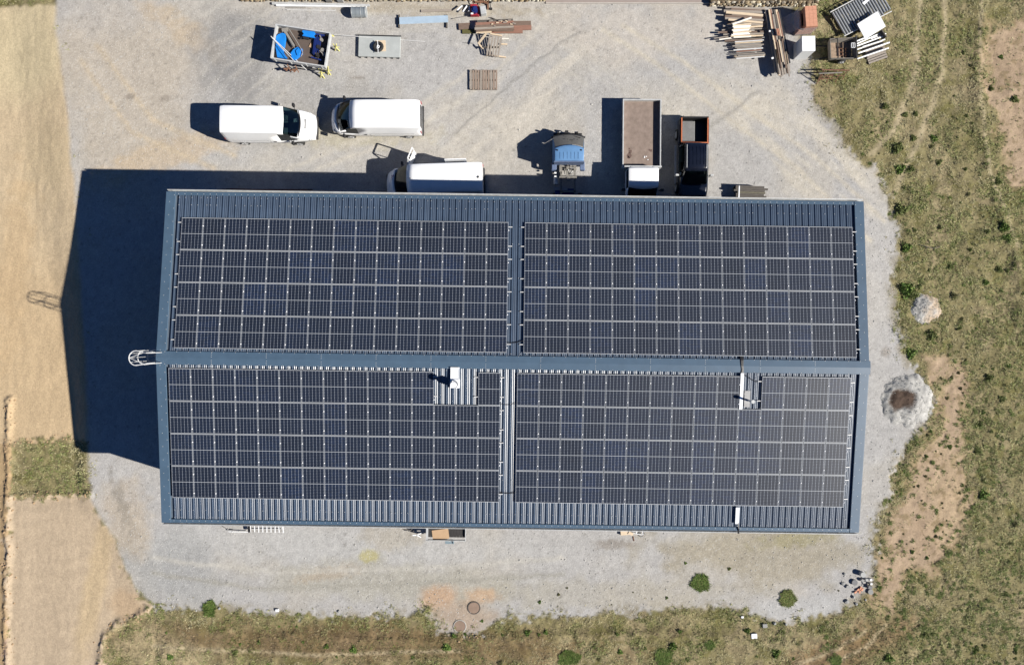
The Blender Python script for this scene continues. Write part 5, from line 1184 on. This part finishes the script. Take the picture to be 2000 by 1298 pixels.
# rusty trestles
for i, (px, py, L_, rz, lb) in enumerate(((1632, 137, 1.7, -.02, 'upper'), (1622, 143, 1.45, .04, 'lower'))):
    ts = thing('rusty_trestle', '%s rusty trestle frame in the grass at the gravel edge' % lb, 'trestle', P(px, py, .8).to_tuple()[:2]+(0,), rz, 'rusty trestles')
    mb = MB(); mb.bar((-L_/2, 0, .80), (L_/2, 0, .80), .06, .06); mb.build('beam', M_rust if i == 0 else M_os, ts)
    for x in (-L_/2+.15, L_/2-.15, 0):
        for s_ in (1, -1): mb = MB(); mb.bar((x, 0, .78), (x+.04, s_*.38, 0), .035, .035); mb.build('leg', M_rust, ts)
    mb = MB(); mb.bar((-L_/2+.15, -.2, .4), (L_/2-.15, -.2, .42), .03, .03); mb.bar((-L_/2+.15, -.3, .1), (L_/2-.3, .1, .6), .03, .03); mb.build('brace', M_rust, ts)

# ------------------------------------------------------------------ lower side of the warehouse
rk = thing('white_fence_panel', 'white barred panel lying on the gravel under the lower left eaves', 'fence panel', P(520, 1030, .3).to_tuple()[:2]+(0,), R(-1))
for k in range(9):
    x = -.98+k*.255; mb = MB(); mb.bar((x, -.30+.02*(k % 2), .28), (x-.02-(.10 if k > 6 else 0), 1.3, .30), .045, .04); mb.build('bar', M_whiteflat, rk)
mb = MB(); mb.bar((-1.05, -.22, .25), (1.1, -.18, .25), .05, .04); mb.bar((-1.05, 1.2, .25), (1.1, 1.2, .25), .05, .04); mb.build('rail', M_gs, rk)
plank((484.5, 1010), (486.5, 1039), .35, .14, .10, M_black, 'short black post left of the white barred panel', 'post', name='post')
plank((446, 1037.5), (484, 1038.5), .2, .04, .04, M_whiteflat, 'thin white bar left of the short black post', 'bar', name='white_bar')
mb = MB(); mb.tube([(-.5, .45, .12), (-.4, .2, .05), (-.1, 0, .03), (.3, -.03, .03)], .012); loose('cable', mb, M_black, 446, 1032, 'thin dark cable curving over the gravel under the lower eaves', 'cable')
lt = thing('low_trailer', 'low dark-floored trailer half under the lower eaves with cardboard on it', 'trailer', P(872, 1030, .7).to_tuple()[:2]+(0,), R(-.8))
mb = MB()
for k in range(13): mb.box((-1.1+k*.183, .5, .62), (.176, 2.2, .04))
mb.build('bed_floor', mat('black_floor_boards', S(62, 60, 60), rough=.8, var=.25, scale=3), lt)
for s_ in (1, -1): mb = MB(); mb.box((s_*1.19, .42, .70), (.05 if s_ > 0 else .12, 2.4, .16)); mb.build('side_board', M_galv, lt)
mb = MB(); mb.box((0, -.76, .72), (2.36, .035, .2)); 
for x in (-1.1, -.75, .2, 1.15): mb.box((x, -.79, .72), (.06, .05, .2))
mb.build('tailgate', M_galv, lt)
mb = MB(); mb.box((0, .5, .5), (2.2, 2.0, .08)); mb.build('frame', M_dark, lt)
for s_ in (1, -1): wheel(lt, s_*.0+.3, s_*1.0+.5, .28, .18)
mb = MB(); mb.box((.15, -.95, .35), (.5, .28, .03)); mb.bar((.42, -.8, .5), (.42, -1.08, .36), .06, .05); mb.build('number_plate', mat('pale_blue_plate', S(150, 170, 180), rough=.5), lt)
mb = MB(); mb.box((0, 0, .655), (1.02, .62, .025), rz=R(7)); o = loose('cardboard_sheet', mb, MATS['cardboard'], 860.5, 1043, 'flat brown cardboard sheet on the floor of the low trailer', 'cardboard')
o.location.x *= (CAMH-.65)/CAMH; o.location.y *= (CAMH-.65)/CAMH
mb = MB(); mb.bar((-.25, 0, .5), (.02, 0, .5), .07, .05); mb.bar((0, 0, .5), (.28, .12, .5), .06, .05); mb.bar((0, 0, .5), (.28, -.13, .5), .06, .05); loose('y_bracket', mb, M_whiteflat, 816, 1040, 'white forked bracket left of the low trailer', 'bracket')
mb = MB(); mb.tube([(-.6, .2, .3), (-.2, .12, .2), (.1, .0, .1)], .03); loose('branch', mb, M_woodd, 806, 1036, 'dark bent branch left of the white forked bracket', 'branch')
mb = MB(); mb.box((0, .1, .09), (.55, .3, .18), rz=.1); mb.box((.35, .05, .12), (.3, .18, .2), rz=-.4); loose('log', mb, M_woodn, 1220, 1041, 'split firewood logs at the wall under the lower right eaves', 'firewood')
bi = thing('child_bicycle', 'small pale bicycle lying under the lower right eaves', 'bicycle', P(1246, 1042, .1).to_tuple()[:2]+(0,), 0)
for x, y in ((-.45, .12), (.32, -.05)): mb = MB(); mb.ring((x, y, .10), (.1, .1, 1), .17, .018, 22); mb.build('wheel', M_grey, bi)
mb = MB(); mb.tube([(-.45, .12, .12), (-.1, .02, .14), (.32, -.05, .12)], .022); mb.tube([(-.1, .02, .14), (-.12, .3, .14), (.25, .22, .14), (.32, -.05, .12)], .022); mb.build('frame', M_whiteflat, bi)
mb = MB(); mb.box((-.18, .33, .15), (.2, .09, .05)); mb.build('saddle', M_black, bi)
plank((1237, 1047), (1238.5, 1056), .04, .05, .04, M_rust, 'short rusty rod on the gravel below the small bicycle', 'rod', name='rod')
# manholes
for px, py, lb in ((925.5, 1186, 'clean round manhole cover with a dark rim in the orange soil'), (898, 1222, 'dusty round manhole cover half sunk in pale soil near the grass')):
    mh = thing('manhole', lb, 'manhole', P(px, py).to_tuple()[:2]+(G(px, py),), 0, 'manholes')
    mb = MB(); mb.cyl((0, 0, -.05), (0, 0, .035), .345, 32); smooth_angle(mb.build('cover', mat('dusty_concrete', S(170, 146, 128), rough=.95, var=.12), mh))
    mb = MB(); mb.ring((0, 0, .01), (0, 0, 1), .385, .035, 32, .03); mb.build('rim', M_woodd if py < 1200 else M_conc, mh)
# rubble heap with lids and buckets
def disc(px, py, r, h, m, label, name='lid', tilt=0, cat='lid'):
    mb = MB(); mb.cyl((0, 0, -h-.03), (0, 0, .05), r*.96, 24); mb.cyl((0, 0, .0), (0, 0, .055), r, 24); o = mb.build(name, m); p = PG(px, py, h); o.location = p; o.rotation_euler = (tilt, tilt*.5, 0); smooth_angle(o); return tag(o, label, cat)
disc(1685.5, 1121.5, .165, .26, M_conc if False else mat('pale_concrete', S(206, 208, 206), rough=.8, var=.05), 'pale round concrete disc on top of the rubble heap')
disc(1669, 1136.5, .175, .08, mat('dark_slab', S(142, 142, 144), rough=.8, var=.08), 'dark grey round disc on the left of the rubble heap')
disc(1656, 1145, .12, .05, mat('mid_slab', S(178, 178, 175), rough=.8, var=.1), 'small grey disc at the far left of the rubble heap', tilt=.1)
disc(1700, 1155, .16, .05, MATS['mid_slab'], 'grey disc at the lower right of the rubble heap', tilt=-.08)
for i, (px, py, w, m, lb) in enumerate(((1690.5, 1130, .15, MATS['pale_concrete'], 'pale rectangular block touching the round concrete disc'), (1699.5, 1130.5, .12, M_whiteflat, 'upper small white block right of the rubble heap'), (1700, 1138.5, .11, M_whiteflat, 'lower small white block right of the rubble heap'), (1682, 1131, .14, MATS['mid_slab'], 'grey broken slab left of the pale rectangular block'), (1697, 1145, .2, MATS['dark_slab'], 'dark slab below the black ring'), (1472, 1240, .30, M_whiteflat, 'pale square block in the grass below the gravel'), (542, 1190, .16, M_whiteflat, 'small white block at the lower left gravel edge'), (1449, 1203, .13, M_whiteflat, 'small white stone at the lower gravel edge'), (1493, 1220, .24, MATS['mid_slab'], 'grey slab sunk at the lower gravel edge'))):
    mb = MB(); mb.box((0, 0, .06), (w*1.2, w, .14), rz=.7*i if i in (0, 3, 4) else .05); o = mb.build('block', m, bevel=.01); o.location = PG(px, py, .0)
    if i in (0, 3, 4): o.location.z += .06
    tag(o, lb, 'block')
mb = MB(); mb.ring((0, 0, .12), (.3, .2, 1), .11, .03, 22); o = mb.build('black_ring', M_black); o.location = PG(1694, 1139, .02); tag(o, 'black rubber ring on the rubble heap', 'ring')
for i, (dx, dy, rz) in enumerate(((0, 0, .6), (5, -3, .9), (-5, 5, .5), (3, 4, 1.2), (8, 0, .7))):
    mb = MB(); mb.box((0, 0, .07), (.20, .10, .05), M=Matrix.Rotation(rz, 3, 'Z') @ Matrix.Rotation(.3, 3, 'Y')); o = mb.build('broken_tile', M_br); o.location = PG(1675+dx, 1150+dy, 0); tag(o, 'broken orange tile piece in the rubble heap', 'tile', 'broken orange tiles')
for i, (px, py, s_) in enumerate(((1646, 1139, .14), (1649, 1120, .10), (1667, 1165, .13), (1653, 1173, .16), (1672, 1178, .12), (1690, 1170, .10), (1512, 1216, .12), (1535, 1218, .10), (662, 1193, .10), (429, 1187, .10))):
    mb = MB(); mb.rock((0, 0, .04), s_, random.Random(i+40)); o = mb.build('stone', MATS['mid_slab']); o.location = PG(px, py, .0); tag(o, 'grey stone at the edge of the lower gravel yard', 'stone', 'grey stones at the lower edge')
# ------------------------------------------------------------------ gravel piles
def mound(name, px, py, r, h, label, seed, hollow=None, ex=1.0):
    g = 44; rows = []; cols = []; c = P(px, py); z0 = G(px, py)-.08
    for i in range(g+1):
        row = []
        for j in range(g+1):
            x = (i/g*2-1)*r*1.15*ex; y = (j/g*2-1)*r*1.15; d = math.hypot(x/ex, y)/r; U = np.array([px+x*PPM]); V = np.array([py-y*PPM])
            nz = float(fbm(U, V, 16, seed)[0]-.5); n2 = float(fbm(U, V, 4, seed+1, 2)[0]-.5); f = max(0., 1-max(0., d+nz*.45)**1.6); z = h*f+n2*.07*(f > 0)-(.12 if f <= 0 else 0)
            cc = S(205, 203, 198); k = 1+n2*.7
            if hollow:
                hd = math.hypot(x-hollow[0], y-hollow[1])/hollow[2]+nz*.9; t = min(1, max(0, (1.1-hd)/.35)); z -= t*.12
                q = S(108, 90, 78); cc = tuple(a*(1-t)+b*t for a, b in zip(cc, q))
            else: t = min(1, max(0, (x*.6+.2+nz)/.5)); q = S(216, 186, 150); cc = tuple(a*(1-t*.7)+b*t*.7 for a, b in zip(cc, q))
            row.append((x, y, z)); cols.append((cc[0]*k, cc[1]*k, cc[2]*k, 1))
        rows.append(row)
    mb = MB(); mb.grid(rows); t = thing(name, label, 'gravel pile', (c.x, c.y, z0), 0)
    o = mb.build('mound', attr_mat('loose_gravel', scale=18, var=.22, bump=.6), t, cols=cols); smooth_angle(o, 180)
    rg = random.Random(seed); mb = MB()
    for k in range(420 if r > 1 else 120):
        a = rg.uniform(0, 6.28); d = r*math.sqrt(rg.random())*1.12
        if hollow and math.hypot(d*math.cos(a)*ex-hollow[0], d*math.sin(a)-hollow[1]) < hollow[2]*.8: continue
        f = max(0, 1-(d/r)**1.6); mb.rock((d*math.cos(a)*ex, d*math.sin(a), h*f+.06), rg.uniform(.015, .035), rg)
    mb.build('stones', mat('pale_stones', S(215, 214, 210), rough=.9, var=.25, scale=2), t)['kind'] = 'stuff'
mound('gravel_pile', 1773, 781, 1.75, .62, 'large pale gravel heap with a dark earthy hollow, right of the warehouse', 5, hollow=(-.55, .05, .72))
mound('gravel_pile', 1808, 601, 1.0, .36, 'small gravel heap in the grass right of the warehouse', 9)
# ------------------------------------------------------------------ loose stones over the gravel
rg = random.Random(77); mb = MB(); cnt = 0
nrs = np.random.RandomState(4); US = nrs.uniform(140, 1830, 16000); VS = nrs.uniform(0, 1240, 16000)
pd, la_, lb_, so_, gr_, dpp = masks(US, VS); ZS = gz(US, VS); nz_ = fbm(US, VS, 50, 71)
for u, v, p, z, dd_, n_ in zip(US, VS, pd, ZS, dpp, nz_):
    lower = v > 1040; w = .12 if not lower else .35
    if dd_ < 60 and u > 300: w += .4
    if p < .5 or rg.random() > w*(.3+1.6*n_): continue
    if 300 < u < 1700 and 370 < v < 1030: continue
    pp = P(u, v); mb.rock((pp.x, pp.y, z+.01), rg.uniform(.018, .042 if rg.random() < .9 else .07), rg); cnt += 1
o = mb.build('loose_stones', mat('yard_stones', S(208, 206, 200), rough=.9, var=.3, scale=1.5)); tag(o, 'small loose stones scattered over the gravel yard', 'stones', kind='stuff')
# clods along scraped banks
mb = MB(); rg = random.Random(78); v_ = 0.0
for ln in (SCARP, SCARP2, SCARP3, [(12, 868), (140, 858)], [(940, 1240), (890, 1246)]):
    for (ax, ay), (bx, by) in zip(ln[:-1], ln[1:]):
        n = int(math.hypot(bx-ax, by-ay)/1.9)
        for k in range(n):
            f = rg.random(); u = ax+(bx-ax)*f+rg.gauss(0, 6)+7*math.sin(v_/19); v = ay+(by-ay)*f+rg.gauss(0, 6); v_ += rg.uniform(2, 9); pp = P(u, v); mb.rock((pp.x, pp.y, G(u, v)+.01), .02+.07*rg.random()**3, rg)
o = mb.build('earth_clods', mat('dry_earth', S(196, 166, 130), rough=.95, var=.2, scale=2)); tag(o, 'dry earth clods along the scraped edges of the graded lots', 'earth clods', kind='stuff')

# ------------------------------------------------------------------ grass
def tufts(name, U, V, size, dens, colA, colB, label, seed, spread=1.25):
    rs = np.random.RandomState(seed); n = len(U); nb = 7
    X = (U-1000)/PPM; Y = -(V-649)/PPM; Z = gz(U, V)-.01
    az = rs.uniform(0, 2*np.pi, (n, nb)); ln = size[:, None]*rs.uniform(.5, 1.2, (n, nb)); lean = rs.uniform(.25, 1.0, (n, nb))*spread
    wd = .012+.10*ln*rs.uniform(.5, 1., (n, nb)); px = X[:, None]+rs.normal(0, 1, (n, nb))*size[:, None]*.25; py = Y[:, None]+rs.normal(0, 1, (n, nb))*size[:, None]*.25
    cx, sx = np.cos(az), np.sin(az); pz = np.repeat(Z[:, None], nb, 1)
    def pt(r, h, w): return np.stack([px+cx*r-sx*w, py+sx*r+cx*w, pz+h], -1)
    a = pt(0, 0, -wd/2); b = pt(0, 0, wd/2); c = pt(ln*lean*.55, ln*.62, wd*.42); d = pt(ln*lean*.55, ln*.62, -wd*.42); e = pt(ln*lean*1.1, ln*(.95-.5*lean), 0*wd)
    co = np.stack([a, b, c, d, e], 2).reshape(-1, 3).astype(np.float32); k = n*nb; base = np.arange(k)*5
    tri = np.stack([base, base+1, base+2, base, base+2, base+3, base+3, base+2, base+4], 1).reshape(-1)
    me = bpy.data.meshes.new(name); me.vertices.add(len(co)); me.vertices.foreach_set('co', co.ravel()); me.loops.add(len(tri)); me.loops.foreach_set('vertex_index', tri.astype(np.int32))
    me.polygons.add(len(tri)//3); me.polygons.foreach_set('loop_start', np.arange(0, len(tri), 3, dtype=np.int32)); me.update(calc_edges=True)
    t = np.clip(dens[:, None]+rs.normal(0, .22, (n, nb)), 0, 1)[..., None]; cA = np.array(colA); cA = cA[:, None, :] if cA.ndim == 2 else cA; col = cA*(1-t)+np.array(colB)*t; col = col*rs.uniform(.75, 1.25, (n, nb, 1))*(.5+.95*rs.rand(n, 1, 1))
    c4 = np.ones((k*5, 4), np.float32); c4[:, :3] = np.repeat(col.reshape(-1, 3), 5, 0); ca = me.color_attributes.new('Col', 'FLOAT_COLOR', 'POINT'); ca.data.foreach_set('color', c4.ravel())
    me.materials.append(attr_mat('grass_blades', rough=.75, var=.1, scale=3, bump=0, spec=.25)); o = bpy.data.objects.new(name, me); C.objects.link(o); tag(o, label, 'grass', kind='stuff'); return o
rs = np.random.RandomState(12); N_ = 420000
U = rs.uniform(-60, 2080, N_); V = rs.uniform(-60, 1360, N_)
keep = (U > 1560) | (V > 1150) | (U < 190) | ((V < 14) & (U < 480))
U, V = U[keep], V[keep]; pd, la_, lb_, so_, gr_, dpp = masks(U, V)
clump = fbm(U, V, 22, 81, 3); patch = fbm(U, V, 90, 82, 3)
w = gr_*sst(clump, .28, .60)*.75+gr_*.38+so_*.14*sst(fbm(U, V, 12, 84, 3), .52, .68)+pd*sst(34-dpp, 0, 34)*sst(clump, .55, .7)*.35
w = w*np.where((U < 190) & (V < 800), .25, 1)
trk = np.minimum(linedist(U+(clump-.5)*30, V, [(1850, -60), (1838, 150), (1800, 260), (1745, 380)]), linedist(U+(clump-.5)*30, V, [(1800, -60), (1790, 140), (1750, 250), (1700, 300)])); w = w*(1-.75*np.exp(-(trk/8)**2))
k = rs.rand(len(U)) < w*.82; U, V, clump, patch = U[k], V[k], clump[k], patch[k]
green = np.clip(.25+.8*sst(patch+.5*(clump-.5), .42, .66)+blob(U, V, 1800, 590, 60, 110, 0, 90, .8)*.7+blob(U, V, 1930, 930, 70, 360, 0, 91, .8)*.45+blob(U, V, 700, 1215, 150, 18, 0, 92, .8)*.6, 0, 1)
brown = np.clip(blob(U, V, 640, 1258, 420, 34, 2, 93, .7)+blob(U, V, 1660, 1275, 140, 34, -25, 94, .7)+blob(U, V, 1200, 1235, 300, 16, 0, 95, .7)*.6+sst(fbm(U, V, 50, 96, 3), .5, .65)*.35, 0, 1)
green = np.clip(green*(1-brown*.55)+sst(fbm(U, V, 24, 97, 2), .66, .8)*.7, 0, 1)
dry = np.array((.47, .41, .255))*(1-brown[:, None])+np.array((.25, .175, .115))*brown[:, None]
tufts('grass', U, V, .045+.075*rs.rand(len(U))**1.5*(.6+green), green*.64+.06, dry, (.130, .170, .034), 'rough dry and green grass around the gravel yard', 3)
rt = np.random.RandomState(55); cu_ = rt.uniform(1600, 2020, 2600); cv_ = rt.uniform(300, 1310, 2600)
pc, _, _, sc_, gc_, dc_ = masks(cu_, cv_); kc = (rt.rand(2600) < (.15+.85*sst(cv_, 700, 1000))*sst(fbm(cu_, cv_, 80, 99), .36, .6)*np.where(sc_ > .5, .35, 1)) & (pc < .3); cu_, cv_ = cu_[kc], cv_[kc]
m_ = 9; rr_ = rt.uniform(1.5, 5.5, len(cu_)); aa_ = rt.uniform(0, 6.283, (len(cu_), m_)); dd_ = np.sqrt(rt.rand(len(cu_), m_))*rr_[:, None]
gU = (cu_[:, None]+np.cos(aa_)*dd_).ravel(); gV = (cv_[:, None]+np.sin(aa_)*dd_).ravel(); gg_ = np.repeat(rt.uniform(.45, 1, len(cu_)), m_)
tufts('grass_tussocks', gU, gV, np.full(len(gU), .085)+.05*rt.rand(len(gU)), gg_, (.24, .22, .10), (.075, .125, .022), 'rounded green grass tussocks crowding the lower right border', 57)
# bright green patches and weeds
def patch_pts(cx, cy, rx, ry, n, seed):
    r = np.random.RandomState(seed); a = r.uniform(0, 6.283, n); d = np.sqrt(r.rand(n))*(.85+.10*np.sin(a*3+seed)+.10*np.sin(a*5+2*seed)+.06*np.sin(a*9)); return cx+np.cos(a)*d*rx, cy+np.sin(a)*d*ry
specs = [(1368, 1137, 19, 19, 150, 'weed_clump', 'bright green weed clump alone on the lower gravel yard'), (1538, 1168, 17, 18, 130, 'weed_clump', 'olive weed clump on the gravel near the lower right corner'), (1112, 1284, 24, 14, 170, 'weed_clump', 'bright green weed patch at the middle of the lower photo edge'), (1296, 1282, 18, 20, 150, 'weed_clump', 'bright green weed patch at the lower edge, right of centre'), (1632, 1289, 11, 11, 90, 'weed_clump', 'green weed patch at the lower edge below the rubble heap'),
         (411, 1187, 13, 16, 90, 'weed_clump', 'green weed clump at the lower left gravel border'), (1386, 1258, 9, 9, 50, 'weed_clump', 'small green weed patch right of the block in the lower grass')]
for i, (cx, cy, rx, ry, n, nm, lb) in enumerate(specs):
    u, v = patch_pts(cx, cy, rx, ry, n*3, 100+i); sz = np.full(len(u), .15); gd = np.full(len(u), .8 if i != 1 else .55)
    o = tufts(nm, u, v, sz, gd, (.22, .20, .08), (.055, .115, .016), lb, 200+i); del o['kind']; o['category'] = 'weeds'
# weed bushes: three kinds, copied
def bush(seed, r, colA, colB):
    rg = np.random.RandomState(seed); n = 260; mb = MB(); cols = []
    for k in range(n):
        a = rg.uniform(0, 6.28); el = math.acos(rg.uniform(.0, 1)); d = r*rg.uniform(.55, 1.05)*(1+.25*math.sin(a*3+seed)); c = Vector((math.cos(a)*math.sin(el)*d, math.sin(a)*math.sin(el)*d, math.cos(el)*d*.5+.01))
        s = r*rg.uniform(.16, .30); t = Vector(rg.normal(0, 1, 3)).normalized(); b = t.orthogonal().normalized(); q = t.cross(b)
        mb._add([c+b*s, c+q*s*.45, c-b*s, c-q*s*.45], [(0, 1, 2, 3)]); f = rg.rand(); kk = rg.uniform(.7, 1.25); cols += [tuple((colA[i]*(1-f)+colB[i]*f)*kk for i in range(3))+(1,)]*4
    return mb, cols
kinds = [bush(1, .17, (.10, .13, .035), (.20, .22, .08)), bush(2, .14, (.12, .12, .05), (.21, .20, .09)), bush(3, .20, (.07, .14, .03), (.17, .24, .055))]
meshes = []
for i, (mb, cols) in enumerate(kinds):
    o = mb.build('weed_bush', attr_mat('grass_blades'), cols=cols); meshes.append(o.data); bpy.data.objects.remove(o)
regs = [('small dark weed tuft on the bare tan strip right of the warehouse', 'weed tufts on the tan strip', SOILR, 62, 1), ('round green weed bush in the grass of the right border', 'weed bushes in the right grass', [(1640, 180), (2000, 60), (2000, 1290), (1760, 1290), (1880, 1060), (1900, 800), (1760, 600), (1700, 330)], 120, 0), ('green weed bush in the grassy strip below the yard', 'weed bushes in the lower grass', [(330, 1205), (1700, 1215), (1760, 1296), (300, 1296)], 48, 2), ('low weed tuft in the gravel of the lower yard', 'weed tufts in the gravel', [(1000, 1120), (1680, 1060), (1690, 1170), (1000, 1190)], 12, 1)]
rs = np.random.RandomState(31)
for lb, gp, poly, n, kd in regs:
    xs_, ys_ = [p[0] for p in poly], [p[1] for p in poly]; k = 0
    while k < n:
        u = rs.uniform(min(xs_), max(xs_)); v = rs.uniform(min(ys_), max(ys_))
        if float(sdf(np.array([u]), np.array([v]), poly)[0]) < 0 or (kd != 1 and float(fbm(np.array([u]), np.array([v]), 70, 98)[0])+.25*rs.rand() < .6): continue
        kk = kd if rs.rand() < .6 else rs.randint(0, 3); o = bpy.data.objects.new('weed_bush', meshes[kk]); C.objects.link(o); o.location = PG(u, v); s = (.35+1.1*rs.rand()**2)*(.6 if kd == 1 else 1); o.scale = (s, s*rs.uniform(.8, 1.2), s); o.rotation_euler = (0, 0, rs.uniform(0, 6.28)); tag(o, lb, 'weed', gp); k += 1
for i, (u, v, s) in enumerate(((1752, 290, 2.0), (1757, 330, 1.6), (1758, 410, 2.2), (1770, 565, 2.2), (1784, 575, 2.0), (1778, 690, 1.7), (1820, 655, 1.9), (1770, 483, 1.5), (1855, 520, 1.4), (1822, 272, 1.3), (1910, 880, 1.4), (1920, 965, 1.5))):
    o = bpy.data.objects.new('weed_bush', meshes[2 if i % 2 else 0]); C.objects.link(o); o.location = PG(u, v); o.scale = (s, s, s*.9); o.rotation_euler = (0, 0, i); tag(o, 'larger dark green weed bush along the right edge of the gravel', 'weed', 'larger weed bushes')
mb = MB(); mb.tube([(-.6, .15, .12), (-.2, 0, .16), (.2, -.08, .14), (.6, .02, .10)], .018); mb.tube([(-.2, 0, .16), (-.35, -.18, .12)], .012); o = mb.build('branch', M_woodd); o.location = PG(1815, 483); tag(o, 'thin dark branch lying in the grass at the right', 'branch')
